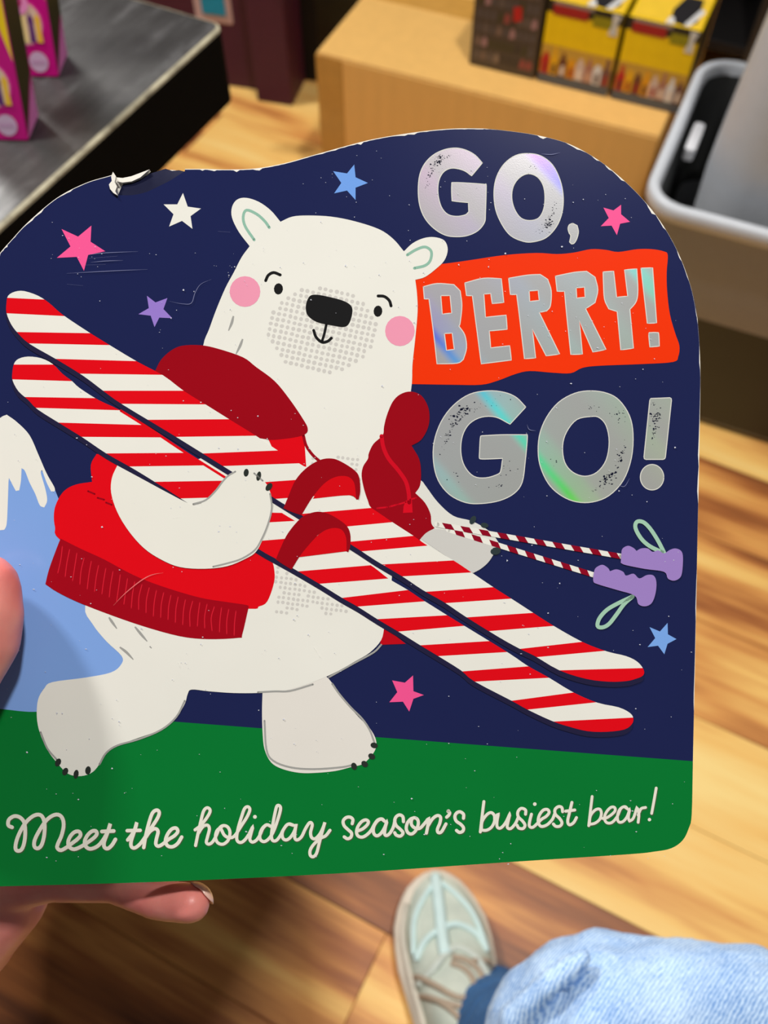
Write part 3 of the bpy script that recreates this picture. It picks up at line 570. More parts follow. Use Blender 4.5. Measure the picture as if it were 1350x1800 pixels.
word([t3([(165,370),(170,340),(150,322),(120,325),(98,350),(105,385),(135,415),(160,440),(155,470),(130,482),(106,468)]), t3([(200,425),(240,410),(275,380),(285,355),(265,342),(235,355),(208,390),(197,430),(207,460),(237,470),(270,455),(305,420),(330,375),(355,343),(385,335),(405,352)]), t3([(405,352),(380,336),(350,352),(325,392),(323,437),(345,460),(375,445),(405,400),(425,345),(410,400),(405,445),(420,458),(445,440),(470,395),(482,345)]), t3([(545,355),(540,318),(515,305),(490,320),(480,350),(492,385),(520,410),(542,438),(522,462),(492,455),(480,437)]), t3([(620,327),(595,338),(572,370),(566,410),(582,440),(610,445),(640,415),(655,370),(648,337),(622,326),(605,343),(605,378),(630,402),(665,405),(700,370),(735,325),(725,390),(715,440)]), t3([(728,385),(760,335),(795,310),(820,322),(815,365),(797,410),(802,435),(827,430),(860,372)]), t3([(876,276),(888,290),(880,308),(865,322)]), t3([(990,330),(990,300),(965,282),(940,290),(926,316),(936,350),(970,375),(990,400),(985,425),(960,435),(938,420)])], 5.6, [t3([(878,278)])[0]])
word([t4([(103,165),(95,230),(82,345)]), t4([(88,335),(92,285),(118,245),(145,230),(165,248),(165,285),(147,318),(118,335),(88,334)]), t4([(166,262),(190,235),(181,280),(182,315),(202,322),(232,290),(260,230),(246,285),(242,318),(262,325),(290,295),(308,255)]), t4([(350,240),(350,215),(325,205),(305,225),(307,255),(332,280),(347,305),(335,325),(310,322),(300,305)]), t4([(385,240),(375,280),(373,310),(392,318),(420,295),(445,270),(472,253),(490,230),(480,212),(455,216),(432,246),(425,285),(442,312),(477,303),(508,272),(522,240)]), t4([(570,225),(565,200),(545,195),(525,212),(527,240),(552,265),(566,290),(555,310),(530,312),(515,298)]), t4([(625,170),(611,230),(600,280),(610,303),(635,290),(652,260)]), t4([(588,222),(642,215)])], 5.2, [t4([(405,180)])[0]])
word([t4([(745,135),(735,220),(725,308)]), t4([(728,300),(735,250),(763,215),(790,210),(800,235),(790,270),(762,293),(730,300)]), t4([(795,262),(820,265),(850,250),(880,222),(878,200),(855,200),(828,230),(818,265),(832,290),(862,289),(893,255),(915,207),(940,195),(957,210)]), t4([(957,210),(932,196),(907,215),(895,255),(902,285),(927,284),(952,255),(970,205),(960,255),(966,282),(990,262),(1012,195),(1022,240),(1018,288)]), t4([(1018,245),(1035,208),(1062,200)]), t4([(1125,85),(1112,160),(1098,235)])], 4.9, [t4([(1085,272)])[0]])

# ---------------------------------------------------------------- black table and the things on it
TZ = .60; tcn = onz(396, 42, TZ)
TM = frame(Vector((tcn.x, tcn.y, 0)), DIR + 0.0)
table = empty('display_table', TM); tag(table, 'black painted wooden display table with rubbed pale edges and brushed top', 'table')
def table_mat():
    n = NT('black_painted_wood'); tc = n.n('ShaderNodeTexCoord'); mp = n.n('ShaderNodeMapping'); n.l(tc.outputs['Object'], mp.inputs[0])
    mp.inputs['Scale'].default_value = (6, 1, 1)
    a = n.noise(mp.outputs[0], 8, 6, .65); b = n.noise(tc.outputs['Object'], 60, 5, .7)
    v = n.math('ADD', n.math('MULTIPLY', a, .75), n.math('MULTIPLY', b, .25))
    n.l(n.ramp(v, [(.38, (.012, .011, .010, 1)), (.52, (.035, .035, .034, 1)), (.68, (.13, .13, .13, 1))]), n.b.inputs['Base Color'])
    n.l(n.ramp(v, [(.35, (.42,) * 3 + (1,)), (.65, (.26,) * 3 + (1,))]), n.b.inputs['Roughness']); n.b.inputs['Specular IOR Level'].default_value = .6
    n.bump(v, .5, .0015); return n.m
TMAT = table_mat(); TH = .075
rings = []
OX, OY = .62, .75                                                   # tabletop runs left (-x) and towards the viewer (-y)
prof = [(0, .004), (.004, 0), (TH - .004, 0), (TH - .001, .0015), (TH, .004)]
def rr_at(x0, y0, x1, y1, r, ins_, zz): 
    hx, hy = (x1 - x0) / 2 - ins_, (y1 - y0) / 2 - ins_
    return [((x0 + x1) / 2 + p[0], (y0 + y1) / 2 + p[1], zz) for p in rrect(hx, hy, max(.002, r - ins_), 5)]
for h_, in_ in prof: rings.append(rr_at(-OX, -OY, 0, 0, .012, in_, TZ - TH + h_))
bm = loft(rings); bm.normal_update()
for f in bm.faces:
    if f.normal.z < .5: f.material_index = 1
ttop = obj('tabletop', bm, [TMAT, flat((9, 9, 8), .85, .08, name='black_paint')], table, False)
rb = [rr_at(-OX, -OY, 0, 0, .012, .0002, TZ - .0042), rr_at(-OX, -OY, 0, 0, .012, .0006, TZ - .0012), rr_at(-OX, -OY, 0, 0, .012, .0035, TZ + .0002)]
def edge_mat():
    n = NT('rubbed_edge'); tc = n.n('ShaderNodeTexCoord'); a = n.noise(tc.outputs['Object'], 45, 4, .6)
    n.l(n.ramp(a, [(.30, (.16, .14, .10, 1)), (.42, (.40, .36, .25, 1)), (.7, (.62, .57, .40, 1))]), n.b.inputs['Base Color']); n.b.inputs['Roughness'].default_value = .5; return n.m
obj('worn_edge', loft(rb, False, False), edge_mat(), table)
for lx, ly in ((-.30, -.16), (-.56, -.16), (-.30, -.66), (-.56, -.66)):
    obj('leg', box((lx - .03, ly - .03, 0), (lx + .03, ly + .03, TZ - TH), .004), flat((22, 20, 19), .5, .4, name='black_paint'), table)
def toy_box(u0, u1, v, side_px, label, depth_frac):
    p0 = onz(u1, v, TZ); wd = .052; dp = .034; H = .17
    M = frame(Vector((p0.x, p0.y, TZ + .0008)), math.radians(-2))
    t = empty('toy_box', M); tag(t, label, 'toy box', 'pink toy boxes on the black table')
    MAG = flat((196, 16, 126), .35, .5, name='card'); YEL = flat((242, 212, 20), .4, .5, name='card'); YEL_SHADE = flat((64, 54, 18), .5, .4, name='card'); PNK = flat((232, 130, 196), .35, .5, name='card')
    bm = bmesh.new(); add_box(bm, (-wd, 0, 0), (0, dp, H)); bevel(bm, .0006, 1); obj('carton', bm, MAG, t)
    # side: pale pink foot, yellow above with shade put into its colour
    bm = bmesh.new()
    for pts, mi in (([(.0005, .0005), (dp - .0005, .0005), (dp - .004, .026)], 0),):
        vs = [bm.verts.new((.0003, y, z_)) for y, z_ in pts]; bm.faces.new(vs)
    obj('side_foot_print', bm, PNK, t)
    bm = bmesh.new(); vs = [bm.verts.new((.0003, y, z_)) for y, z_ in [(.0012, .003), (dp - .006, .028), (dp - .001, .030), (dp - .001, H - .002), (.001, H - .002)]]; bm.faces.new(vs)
    obj('shaded_side_print', bm, YEL_SHADE, t)
    def fr(name, pts, rgb, k):
        b_ = bmesh.new(); vs = [b_.verts.new((x, -.0002 * k, z_)) for x, z_ in pts]; f = b_.faces.new(vs); f.normal_update()
        if f.normal.y > 0: f.normal_flip()
        obj(name, b_, flat(rgb, .4, .5, name='card_print'), t)
    def el(cx, cz, rx, rz, n=20): return [(cx + rx * math.cos(2 * math.pi * i / n), cz + rz * math.sin(2 * math.pi * i / n)) for i in range(n)]
    fr('yellow_panel', [(-.0004, .052), (-.004, .064), (-.008, .080), (-.022, .095), (-wd + .001, .092), (-wd + .001, H - .003), (-.0004, H - .003)], (242, 206, 24), 1)
    fr('window_ring', el(-.0215, .0370, .0165, .0160), (226, 60, 160), 2)
    fr('picture_oval', el(-.0215, .0370, .0150, .0146), (224, 196, 170), 3)
    for i in range(5):
        x = -.0330 + i * .0058; fr('doll_picture', [(x - .0024, .024), (x + .0024, .024), (x + .0019, .035), (x + .0025, .040), (x, .044), (x - .0025, .040), (x - .0019, .035)], [(236, 206, 90), (120, 40, 120), (240, 220, 150), (90, 40, 110), (238, 190, 60)][i], 4)
    fr('bubble', el(-.0245, .0500, .0095, .0075), (236, 150, 200), 5)
    DX, DZ = .0055, -.0360
    b_ = bmesh.new(); q = catmull([(-.0345, .0875), (-.0325, .0915), (-.0285, .0915), (-.0265, .088), (-.0285, .085), (-.030, .083), (-.030, .0815)], False, 4, 170)
    for a_, c_ in zip(q, q[1:]):
        d = Vector((c_[0] - a_[0], c_[1] - a_[1])).normalized() * .0011; vs = [b_.verts.new((p[0] + DX, p[1], p[2] + DZ)) for p in ((a_[0] - d.y, -.0012, a_[1] + d.x), (a_[0] + d.y, -.0012, a_[1] - d.x), (c_[0] + d.y, -.0012, c_[1] - d.x), (c_[0] - d.y, -.0012, c_[1] + d.x))]; b_.faces.new(vs)
    vs = [b_.verts.new((x + DX, -.0012, z_ + DZ)) for x, z_ in el(-.030, .0785, .0013, .0013, 8)]; b_.faces.new(vs)
    obj('question_mark', b_, flat((190, 20, 110), .4, .5, name='card_print'), t)
    fr('round_logo', el(-.0145, .0105, .0080, .0072), (206, 176, 204), 2)
    b_ = bmesh.new()
    for i in range(6):
        x = -.0206 + i * .0021; h_ = .0028; vs = [b_.verts.new(p) for p in ((x, -.0007, .0092), (x + .0013, -.0007, .0092), (x + .0013, -.0007, .0092 + h_), (x, -.0007, .0092 + h_))]; b_.faces.new(vs)
    obj('logo_lettering', b_, flat((196, 150, 190), .4, .5, name='card_print'), t)
    for ch in t.children:                            # the pack leans back
        for v_ in ch.data.vertices: v_.co.y += .45 * v_.co.z
    return t
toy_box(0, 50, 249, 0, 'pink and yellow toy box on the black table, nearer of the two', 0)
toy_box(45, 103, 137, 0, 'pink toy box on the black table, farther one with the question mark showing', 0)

# ---------------------------------------------------------------- carton with packs on it
CZ = .25; c0 = onz(555, 91, CZ); c1 = onz(1182, 246, CZ)
cang = math.atan2(c1.y - c0.y, c1.x - c0.x); cw = (c1 - c0).length - .018; cdp = .42
CM = frame(Vector((c0.x, c0.y, 0)), cang)
crt = empty('cardboard_carton', CM); tag(crt, 'large brown cardboard carton standing on the plank floor under three printed packs', 'carton')
def card_mat(rgb):
    n = NT('cardboard'); tc = n.n('ShaderNodeTexCoord'); c = lin(rgb); mp = n.n('ShaderNodeMapping'); n.l(tc.outputs['Object'], mp.inputs[0]); mp.inputs['Scale'].default_value = (12, 12, 1)
    a = n.noise(mp.outputs[0], 6, 4); n.l(n.ramp(a, [(.3, tuple(x * .96 for x in c[:3])), (.7, tuple(min(1, x * 1.03) for x in c[:3]))]), n.b.inputs['Base Color']); n.b.inputs['Roughness'].default_value = .65; return n.m
CARD = card_mat((240, 188, 106))
obj('carton_body', box((0, 0, 0), (cw, cdp, CZ - .003), .003), CARD, crt)
obj('flap', box((.001, .001, CZ - .003), (cw - .001, cdp / 2 - .002, CZ), .0012), CARD, crt)
obj('flap', box((.001, cdp / 2 + .002, CZ - .003), (cw - .001, cdp - .001, CZ), .0012), CARD, crt)
TAPE = flat((216, 160, 76), .2, .6, name='packing_tape')
obj('packing_tape', box((-.0006, cdp / 2 - .03, CZ - .06), (cw + .0006, cdp / 2 + .03, CZ + .0006), .0003), TAPE, crt)
obj('packing_tape', box((-.0008, -.0008, .0), (.045, .02, CZ - .004), .0005), flat((196, 146, 70), .2, .6, name='packing_tape'), crt)
def pack(ua, va, ub, vb, H, kind, label):
    Ci = CM.inverted(); a = Ci @ onz(ua, va, CZ + .001); b = Ci @ onz(ub, vb, CZ + .001)
    wdt = b.x - a.x - .002; a = CM @ Vector((a.x, .062, 0)); M = frame(Vector((a.x, a.y, CZ + .001)), cang); dp = .16; print('pack', wdt, Ci @ onz(ua, va, CZ))
    t = empty('display_pack', M); tag(t, label, 'box', 'packs on the carton')
    base = (74, 62, 54) if kind == 'dark' else (252, 208, 6)
    obj('carton', box((0, 0, 0), (wdt, dp, H), .001, 1), flat(base, .35, .5, name='card'), t)
    def fr(name, pts, rgb, k, topface=False):
        b_ = bmesh.new(); vs = [b_.verts.new((x * wdt, -.0003 * k, z_ * H) if not topface else (x * wdt, z_ * dp, H + .0003 * k)) for x, z_ in pts]; f = b_.faces.new(vs); f.normal_update()
        if (f.normal.z < 0 if topface else f.normal.y > 0): f.normal_flip()
        return obj(name, b_, flat(rgb, .4, .5, name='card_print'), t)
    R4 = lambda x0, z0, x1, z1: [(x0, z0), (x1, z0), (x1, z1), (x0, z1)]
    rnd = random.Random(int(ua))
    if kind == 'dark':
        for i in range(9):
            for j in range(6):
                c = rnd.choice([(150, 70, 66), (98, 84, 78), (60, 50, 46), (120, 96, 84), (84, 74, 72), (134, 112, 96), (160, 120, 120), (66, 60, 40)])
                x, z_ = .06 + i * .1, .08 + j * .145
                fr('figure_picture', [(x, z_), (x + .085, z_ + .01), (x + .09, z_ + .07), (x + .05, z_ + .12), (x + .01, z_ + .08)], c, 1)
        fr('red_emblem', [(.6, .55), (.72, .58), (.7, .72), (.58, .70)], (190, 24, 30), 2)
    else:
        fr('base_strip', R4(.0, .0, 1, .12), (84, 90, 98), 1)
        fr('photo_band', R4(.0, .12, 1, .48), (206, 160, 60), 1)
        cols = [(190, 28, 34), (236, 178, 20), (110, 62, 40), (232, 160, 20), (214, 190, 176), (176, 120, 100), (228, 226, 224), (120, 80, 70)]
        for i in range(8):
            x = .02 + i * .122; h_ = rnd.uniform(.36, .47)
            fr('figure_picture', [(x, .12), (x + .115, .12), (x + .12, .30), (x + .085, .36), (x + .08, h_), (x + .035, h_), (x + .03, .36), (x - .01, .29)], cols[i], 2)
            fr('figure_picture', [(x + .03, .14), (x + .09, .14), (x + .08, .27), (x + .04, .25)], rnd.choice([(214, 170, 140), (90, 50, 40), (240, 220, 200), (160, 30, 30)]), 3)
        fr('header_band', R4(.0, .86, 1, 1.0), (40, 34, 26), 1)
        fr('olive_band', R4(.62, .80, .9, .92), (150, 140, 14), 2)
        fr('red_label', R4(.08, .84, .55, .955), (168, 22, 30), 3)
        fr('grey_label', R4(.08, .955, .62, 1.0), (150, 130, 120), 3)
        fr('white_emblem', [(.84, .74), (.96, .74), (.94, .88), (.98, .98), (.86, .99), (.88, .86)], (212, 208, 200), 3)
        fr('top_print', R4(.03, .03, .97, .97), (248, 204, 60), 1, True)
        fr('top_figure', [(.55, .05), (.75, .02), (.9, .1), (.86, .5), (.62, .5), (.52, .25)], (40, 38, 40), 2, True)
        fr('top_figure', [(.5, .0), (.62, .02), (.58, .12), (.52, .12)], (230, 226, 220), 3, True); fr('top_figure', [(.74, .03), (.82, .02), (.95, .3), (.88, .34)], (220, 218, 216), 3, True)
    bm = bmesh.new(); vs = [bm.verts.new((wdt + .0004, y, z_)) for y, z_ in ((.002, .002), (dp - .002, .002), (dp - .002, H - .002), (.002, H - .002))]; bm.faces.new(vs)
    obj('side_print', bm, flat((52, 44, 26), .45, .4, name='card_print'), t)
PH = .122
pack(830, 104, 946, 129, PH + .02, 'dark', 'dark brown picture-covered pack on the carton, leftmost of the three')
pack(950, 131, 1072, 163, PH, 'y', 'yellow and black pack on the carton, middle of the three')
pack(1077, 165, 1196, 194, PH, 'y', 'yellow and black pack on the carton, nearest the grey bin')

# ---------------------------------------------------------------- grey bin with another bin standing in it
BZ = .37; q0 = onz(1124, 352, BZ); q1 = onz(1350, 412, BZ)
bang = math.atan2(q1.y - q0.y, q1.x - q0.x); BM = frame(Vector((q0.x, q0.y, 0)), bang)
BWd, BDp = .42, .33
bn = empty('storage_bin', BM); tag(bn, 'open grey plastic bin with rounded rim standing at the right of the carton', 'bin')
GP = flat((150, 152, 156), .42, .5, vary=.02, name='grey_plastic')
def rr(x0, y0, x1, y1, r, zz): return [((x0 + x1) / 2 + p[0], (y0 + y1) / 2 + p[1], zz) for p in rrect((x1 - x0) / 2, (y1 - y0) / 2, r, 8)]
def R_(i, zz, r=.05): return rr(i, i, BWd - i, BDp - i, max(.01, r - i), zz)
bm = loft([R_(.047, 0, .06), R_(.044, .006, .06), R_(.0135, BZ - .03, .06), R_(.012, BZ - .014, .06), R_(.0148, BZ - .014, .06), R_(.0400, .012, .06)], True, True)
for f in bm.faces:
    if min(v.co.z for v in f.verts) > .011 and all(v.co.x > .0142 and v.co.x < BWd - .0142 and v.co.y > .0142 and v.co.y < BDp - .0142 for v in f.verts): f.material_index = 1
obj('bin_body', bm, [GP, flat((26, 27, 27), .5, .4, name='dark_inside')], bn, True)  # inner faces of the bin are coloured near-black
bm = loft([R_(.012, BZ - .018), R_(.003, BZ - .021), R_(.0, BZ - .017), R_(.0, BZ - .005), R_(.002, BZ - .001), R_(.005, BZ), R_(.010, BZ), R_(.013, BZ - .003), R_(.0149, BZ - .018)], False, False)
obj('rim', bm, flat((206, 210, 216), .38, .5, vary=.02, name='grey_plastic'), bn, True)
Bi = BM.inverted(); hc = Bi @ onz(1219, 240, BZ - .02)
pr = rrect(.0065, .030, .005, 4); bm = loft([[Vector((hc.x + p[0] + .002, hc.y + p[1], zz)) for p in pr] for zz in (BZ - .034, BZ - .021, BZ - .019)])
o = obj('handle', bm, flat((226, 226, 230), .45, .5, name='pale_plastic'), bn); o['label'] = 'pale grey hand grip inside the rim'
e0 = Bi @ onz(1204, 338, BZ)
ix0 = e0.x + .012; iy0 = .026
tb = empty('tall_bin', BM); tag(tb, 'tall smooth grey plastic bin standing inside the open bin', 'bin')
IX1 = BWd - .048
def I_(zz, k): return rr(ix0 - k, iy0 + .018 - k * .3, IX1 + min(0, k), iy0 + .240 + k * .3, .055, zz)
bm = loft([I_(.016, -.012), I_(.02, -.010), I_(BZ, .0), I_(.62, -.014), I_(.82, -.024), I_(.83, -.025), I_(.84, -.028), I_(.82, -.031), I_(.06, -.018)], True, True)
tbb = obj('bin_wall', bm, flat((196, 200, 206), .4, .5, vary=.02, name='grey_plastic'), tb, True)

# ---------------------------------------------------------------- purple display unit, price card, shelf behind
pz = onz(452, 178, 0); pang = math.radians(-14)
PM = frame(Vector((pz.x, pz.y, 0)), pang)
pu = empty('purple_display_cabinet', PM); tag(pu, 'dark purple painted display cabinet with a corner post behind the black table', 'cabinet')
PUR = flat((72, 24, 50), .55, .4, name='purple_paint'); pw_ = (onz(515, 186, 0) - pz).length
obj('corner_post', box((0, 0, 0), (pw_, .09, 1.5), .004), PUR, pu)
obj('front_panel', box((-.62, .035, .0), (0, .06, 1.5), .002), PUR, pu)
obj('side_panel', box((pw_ - .012, .09, .0), (pw_ + .03, .55, 1.5), .002), flat((14, 10, 12), .6, .3, name='black_paint'), pu)
obj('toe_board', box((-.62, .05, 0), (0, .07, .08), .002), flat((14, 10, 12), .6, .3, name='black_paint'), pu)
pc = atd(375, 5, 1.45); 
Mc = PM.copy(); Mc.translation = pc
card = empty('price_card', Mc); tag(card, 'white-framed turquoise card hanging at the corner of the black table', 'card')
def onplane(u, v):
    n_ = PM.to_3x3() @ Vector((0, -1, 0)); r = ray(u, v); t_ = (pc - CAM).dot(n_) / r.dot(n_); return Mc.inverted() @ (CAM + r * t_)
k0, k1 = onplane(330, -60), onplane(410, 43)
x0, x1, z1_, z0_ = min(k0.x, k1.x), max(k0.x, k1.x), k0.z, k1.z
obj('card_frame', box((x0, -.004, z0_), (x1, .004, z1_), .003), flat((206, 176, 178), .5, .4, name='plastic'), card)
obj('card_face', box((x0 + .014, -.006, z0_ + .014), (x1 - .008, -.0038, z1_ - .02), .0015), flat((10, 150, 190), .5, .4, name='card'), card)
obj('hanger', box(((x0 + x1) / 2 - .002, -.002, z1_ - .003), ((x0 + x1) / 2 + .002, .16, z1_ + .003), .0005), flat((60, 60, 62), .4, .5, .6, name='wire'), card)
sp = onz(566, 120, 0)
SM = frame(Vector((.02, 2.02, 0)), DIR)
sh = empty('black_shelf', SM); tag(sh, 'black metal shelf unit standing on the floor behind the carton and the bin', 'shelf')
DKM = flat((22, 20, 20), .5, .4, name='black_metal')
obj('back_panel', box((0, .30, 0), (1.5, .32, 1.5), .002), DKM, sh)
for zz in (.06, .42, .80, 1.2): obj('shelf_board', box((.0, 0, zz), (1.5, .30, zz + .02), .002), DKM, sh)
for xx in (0, .75, 1.48): obj('upright', box((xx, -.005, 0), (xx + .025, .02, 1.5), .002), flat((70, 66, 60), .4, .5, .5, name='grey_metal'), sh)

# ---------------------------------------------------------------- person: hand, jeans, sneaker
per = empty('person', frame(Vector((.07, .1, 0)), 0)); tag(per, 'seated person in light blue jeans and pale sneaker, holding the picture book in one hand', 'person')
def skin_mat():
    n = NT('skin'); tc = n.n('ShaderNodeTexCoord'); a = n.noise(tc.outputs['Object'], 45, 3); b = n.noise(tc.outputs['Object'], 700, 4, .6)
    n.l(n.ramp(a, [(.3, lin((216, 122, 116))), (.5, lin((228, 140, 130))), (.7, lin((238, 162, 148)))]), n.b.inputs['Base Color'])
    n.b.inputs['Roughness'].default_value = .42; n.b.inputs['Subsurface Weight'].default_value = .25; n.b.inputs['Subsurface Radius'].default_value = (.006, .002, .001); n.b.inputs['Subsurface Scale'].default_value = .5
    n.bump(b, .25, .0003); return n.m
SKIN = skin_mat()
def P(u, v, d): return per.matrix_world.inverted() @ atd(u, v, d)
bpy.context.view_layer.update()
bm = bmesh.new()
mm = .001
# behind the board: book back is at depth ~.2935
palm = [(P(-165, 1560, .330), 17 * mm), (P(-110, 1480, .325), 19 * mm)]
chain(bm, [(P(-330, 2150, .36), 27 * mm), (P(-230, 1900, .345), 23 * mm), (P(-160, 1700, .335), 22 * mm)])
for k, (u, v) in enumerate(((-120, 1330), (-70, 1400), (-60, 1480), (-75, 1560))):
    chain(bm, [(P(-165, 1690, .335), 20 * mm), (P(u, v, .322), (13 if k < 3 else 12) * mm)])
chain(bm, [(P(-120, 1330, .322), 12 * mm), (P(40, 1240, .313), 9.5 * mm), (P(190, 1190, .308), 8.5 * mm), (P(290, 1170, .305), 7.5 * mm)])
chain(bm, [(P(-70, 1400, .322), 12 * mm), (P(80, 1340, .313), 9.5 * mm), (P(240, 1310, .308), 8.5 * mm), (P(350, 1300, .305), 7.5 * mm)])
chain(bm, [(P(-60, 1480, .322), 12 * mm), (P(80, 1440, .313), 9.5 * mm), (P(230, 1425, .308), 8.5 * mm), (P(330, 1420, .305), 7.5 * mm)])
chain(bm, [(P(-40, 1560, .322), 12 * mm), (P(90, 1548, .312), 7.2 * mm), (P(200, 1553, .309), 6.4 * mm), (P(280, 1582, .297), 6.5 * mm), (P(336, 1588, .2905), 6.3 * mm)])
# heel of the hand below the board and thumb over its front
chain(bm, [(P(-160, 1700, .335), 22 * mm), (P(-60, 1640, .330), 19 * mm), (P(8, 1572, .326), 16 * mm)]); chain(bm, [(P(-60, 1640, .330), 19 * mm), (P(-75, 1560, .322), 13 * mm)]); chain(bm, [(P(-160, 1700, .33), 22 * mm), (P(-170, 1500, .315), 14 * mm), (P(-180, 1380, .288), 12.5 * mm), (P(-105, 1235, .2605), 12 * mm)])
chain(bm, [(P(-105, 1235, .2605), 12 * mm), (P(-40, 1120, .2655), 12.5 * mm), (P(-32, 1075, .266), 12 * mm), (P(-28, 1035, .267), 10.5 * mm)])
hand = organic('hand', bm, SKIN, per, .0016, 5); hand['label'] = 'left hand with thumb on the cover and little finger under it'
bm = bmesh.new()
nc = P(339, 1588, .2905); R0 = (per.matrix_world.inverted().to_3x3())
ax1 = (P(380, 1592, .302) - P(320, 1576, .303)).normalized(); up1 = (R0 @ (UP * .82 + FW * .57)).normalized()
up1 = (up1 - ax1 * up1.dot(ax1)).normalized(); sd = ax1.cross(up1); rings = []
for i in range(9):
    th_ = math.radians(-25 + 100 * i / 8); row = []          # from behind the tip forward over its end
    for j in range(9):
        ph_ = math.radians(-48 + 96 * j / 8) * math.sqrt(max(.12, 1 - (2 * i / 8 - 1) ** 4))
        d_ = (up1 * math.cos(th_) + ax1 * math.sin(th_)) * math.cos(ph_) + sd * math.sin(ph_)
        row.append(bm.verts.new(nc + d_ * 6.55 * mm))
    rings.append(row)
for a_, b_ in zip(rings, rings[1:]):
    for j in range(8): bm.faces.new((a_[j], a_[j + 1], b_[j + 1], b_[j]))
o = obj('fingernail', bm, flat((240, 196, 180), .25, .5, name='nail'), per, True); m = o.modifiers.new('s', 'SOLIDIFY'); m.thickness = .0005
# jeans
def denim(base, hi, name):
    n = NT(name); tc = n.n('ShaderNodeTexCoord'); mp = n.n('ShaderNodeMapping'); n.l(tc.outputs['Object'], mp.inputs[0]); mp.inputs['Rotation'].default_value = (.3, .4, math.radians(38))
    wv = n.n('ShaderNodeTexWave'); wv.inputs['Scale'].default_value = 150; wv.inputs['Distortion'].default_value = 3.5; wv.inputs['Detail'].default_value = 3; wv.inputs['Detail Scale'].default_value = 2; n.l(mp.outputs[0], wv.inputs[0])
    a = n.noise(tc.outputs['Object'], 30, 5, .6); b = n.noise(tc.outputs['Object'], 420, 4, .7)
    v = n.math('ADD', n.math('MULTIPLY', wv.outputs[1], .26), n.math('ADD', n.math('MULTIPLY', a, .35), n.math('MULTIPLY', b, .50)))
    n.l(n.ramp(v, [(.36, lin(base)), (.72, lin(hi))]), n.b.inputs['Base Color']); n.b.inputs['Roughness'].default_value = .9; n.b.inputs['Specular IOR Level'].default_value = .15
    n.bump(v, .5, .0006); return n.m
DEN = denim((96, 142, 204), (206, 230, 252), 'denim')
bm = bmesh.new()
kn = P(1062, 1862, .53)
chain(bm, [(kn, .070), (P(1330, 1935, .50), .078), (P(1700, 2110, .45), .088), (P(2300, 2500, .42), .10)], 24)
chain(bm, [(P(1040, 1885, .545), .066), (P(1012, 1885, .62), .054)], 24)
chain(bm, [(P(1025, 1680, .500), .007), (P(965, 1728, .492), .009), (P(905, 1795, .497), .009), (P(885, 1850, .51), .010)], 12)
jeans = organic('jeans', bm, DEN, per, .004, 8, [(.05, .010), (.018, .004)])
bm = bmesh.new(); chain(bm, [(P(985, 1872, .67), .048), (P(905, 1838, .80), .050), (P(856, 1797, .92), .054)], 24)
tl = organic('trouser_leg', bm, denim((34, 78, 136), (84, 134, 190), 'denim_shaded'), per, .004, 8, [(.04, .008)]); tl['label'] = 'lower leg of the jeans, coloured darker for shade'  # same denim as the knee, its shade put into the colour
def seam(name, pts, r, mat):
    b_ = bmesh.new(); tube(b_, catmull(pts, False, 6, 170), r, 8); return obj(name, b_, mat, jeans, True)
# sneaker
SH = empty('sneaker_tmp'); bpy.data.objects.remove(SH)
snk_m = flat((206, 214, 204), .8, .2, vary=.06, scale=120, name='canvas')
Pi = per.matrix_world.inverted()
toe = onz(762, 1530, .02); heel = Vector((toe.x + .035, toe.y - .285, 0)); ax = (Vector((toe.x, toe.y, 0)) - heel).normalized(); lat = Vector((ax.y, -ax.x, 0))
Lf = .287
def fw(t):                                          # left and right half widths along the foot, heel 0 .. toe 1
    ks = [(0, .0, .0), (.03, .020, .020), (.10, .031, .031), (.3, .035, .036), (.5, .040, .040), (.68, .050, .050), (.8, .051, .049), (.9, .041, .037), (.96, .028, .024), (.99, .014, .012), (1, .0, .0)]
    for (a, l0_, r0_), (b, l1_, r1_) in zip(ks, ks[1:]):
        if t <= b: s_ = (t - a) / (b - a); return l0_ + (l1_ - l0_) * s_, r0_ + (r1_ - r0_) * s_
    return 0, 0
ts = [.0, .02, .06, .12, .2, .3, .4, .5, .6, .68, .75, .82, .88, .92, .95, .975, .992, 1]
def outline(k, zz, dt=0):
    pl = []; 
    for t in ts:
        l_, r_ = fw(t); pl.append(heel + ax * (t * Lf * (1 - dt) + Lf * dt / 2) - lat * (l_ * k) )
    for t in ts[::-1][1:-1]:
        l_, r_ = fw(t); pl.append(heel + ax * (t * Lf * (1 - dt) + Lf * dt / 2) + lat * (r_ * k))
    return [Pi @ Vector((p.x, p.y, zz)) for p in pl]
bm = loft([outline(.95, .0005, .01), outline(1.0, .006), outline(1.02, .018, -.005), outline(1.0, .027), outline(.93, .030, .02)])
snk = obj('sneaker', bm, flat((232, 220, 202), .6, .3, name='rubber_sole'), per, True); snk['label'] = 'pale grey-green canvas sneaker with cream sole'
def hgt(t): return .030 + (.075 * max(0, min(1, (.74 - t) / .42)) + .030 * math.sin(math.pi * min(1, max(0, (1 - t) / .36)) * .5)) * (1 if t < .97 else .6)
bm = bmesh.new(); rows = []
for t in ts:
    l_, r_ = fw(t); row = []; N = 14; h_ = hgt(t) if 0 < t < 1 else .03
    for j in range(N + 1):
        a_ = math.pi * j / N; cx = -math.cos(a_); wd = (l_ if cx < 0 else r_) * (.78 if cx < 0 else .92); sq_ = math.sin(a_) ** .75
        p = heel + ax * (t * Lf * .975 + .003) + lat * (cx * wd); row.append(bm.verts.new(Pi @ Vector((p.x, p.y, .027 + (h_ - .027) * sq_))))
    rows.append(row)
for a_, b_ in zip(rows, rows[1:]):
    for j in range(14): bm.faces.new((a_[j], b_[j], b_[j + 1], a_[j + 1]))
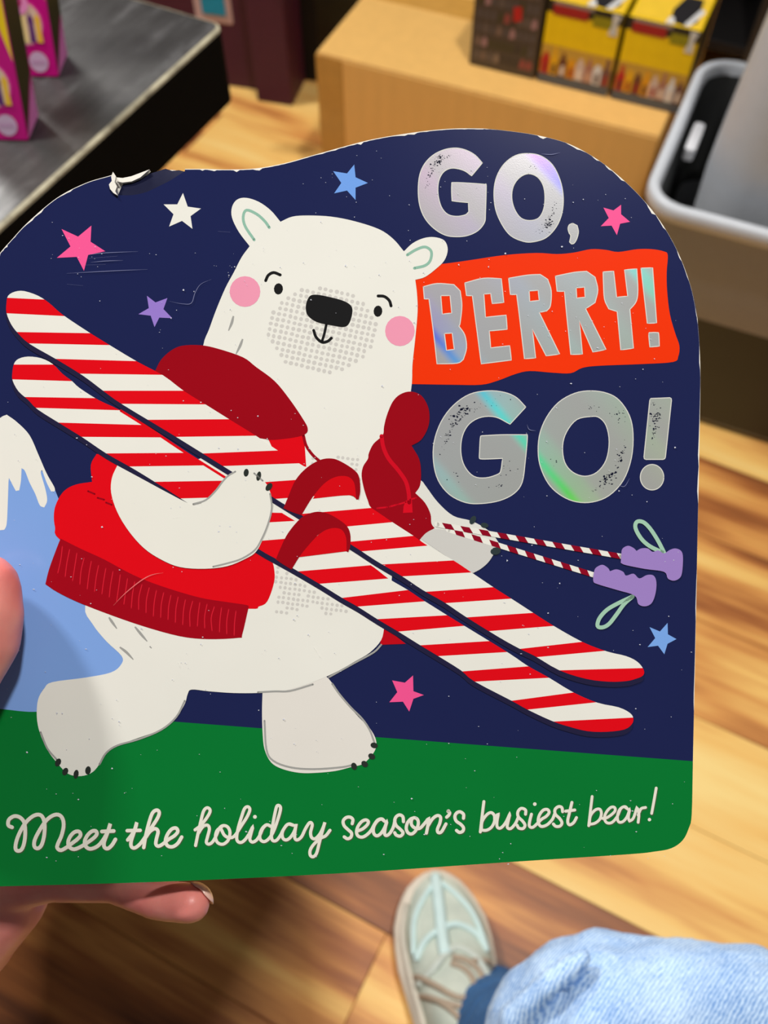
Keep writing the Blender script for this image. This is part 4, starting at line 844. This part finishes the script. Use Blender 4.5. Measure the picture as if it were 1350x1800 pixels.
bmesh.ops.recalc_face_normals(bm, faces=bm.faces[:])
def canvas():
    n = NT('canvas'); tc = n.n('ShaderNodeTexCoord'); a = n.noise(tc.outputs['Object'], 800, 2); b = n.noise(tc.outputs['Object'], 40, 3)
    n.l(n.ramp(b, [(.3, lin((186, 196, 184))), (.7, lin((212, 218, 204)))]), n.b.inputs['Base Color']); n.b.inputs['Roughness'].default_value = .85; n.bump(a, .5, .0008); return n.m
obj('upper', bm, canvas(), snk, True)
def onshoe(t, s_):                                  # point on the upper: t along, s_ -1 (left) .. 1 (right)
    l_, r_ = fw(t); h_ = hgt(t); wd = (l_ if s_ < 0 else r_) * (.80 if s_ < 0 else .93); sq_ = max(0, 1 - s_ * s_) ** .375
    p = heel + ax * (t * Lf * .975 + .003) + lat * (s_ * wd); return Pi @ Vector((p.x, p.y, .0285 + (h_ - .027) * sq_))
AQ = flat((214, 238, 236), .6, .3, name='suede_trim'); BG = flat((178, 160, 140), .7, .2, name='lace')
def strip(name, pts, r, mat):
    b_ = bmesh.new(); tube(b_, catmull([tuple(onshoe(*p)) for p in pts], False, 6, 170), r, 8); return obj(name, b_, mat, snk, True)
strip('centre_seam', [(.985, .02), (.93, -.02), (.86, -.05), (.78, -.08), (.70, -.1)], .0065, AQ)
strip('toe_seam', [(.70, -.82), (.76, -.5), (.79, -.1), (.80, .3), (.76, .7), (.70, .86)], .0032, AQ)
strip('toe_seam', [(.72, -.85), (.84, -.75), (.92, -.45), (.96, 0), (.93, .45), (.84, .75), (.72, .86)], .0028, AQ)
strip('collar_seam', [(.62, -.9), (.66, -.45), (.70, -.1), (.72, .2), (.68, .55), (.60, .85)], .004, snk_m)
strip('lace', [(.66, -1.02), (.64, -.8), (.60, -.45), (.56, -.05), (.55, .3)], .0030, BG)
strip('lace', [(.60, -1.02), (.575, -.75), (.55, -.4), (.53, 0), (.52, .35)], .0028, BG)
strip('lace', [(.69, .05), (.675, .3), (.65, .5), (.62, .62), (.58, .6)], .0032, BG); strip('lace', [(.67, .0), (.65, .22), (.62, .38), (.58, .45)], .0030, BG)
strip('lace', [(.66, .35), (.67, .6), (.66, .85), (.62, 1.0), (.57, 1.06)], .0028, BG)
strip('lace', [(.56, -.55), (.53, -.3), (.50, -.1), (.47, .1)], .0028, BG)
bm = bmesh.new(); tube(bm, catmull([tuple(onshoe(t, -.97) + Vector((-.002, 0, .001))) for t in (.9, .8, .7, .6, .5, .4)], False, 5, 170), .003, 8); obj('sole_piping', bm, flat((214, 206, 190), .6, .3, name='rubber_sole'), snk, True)
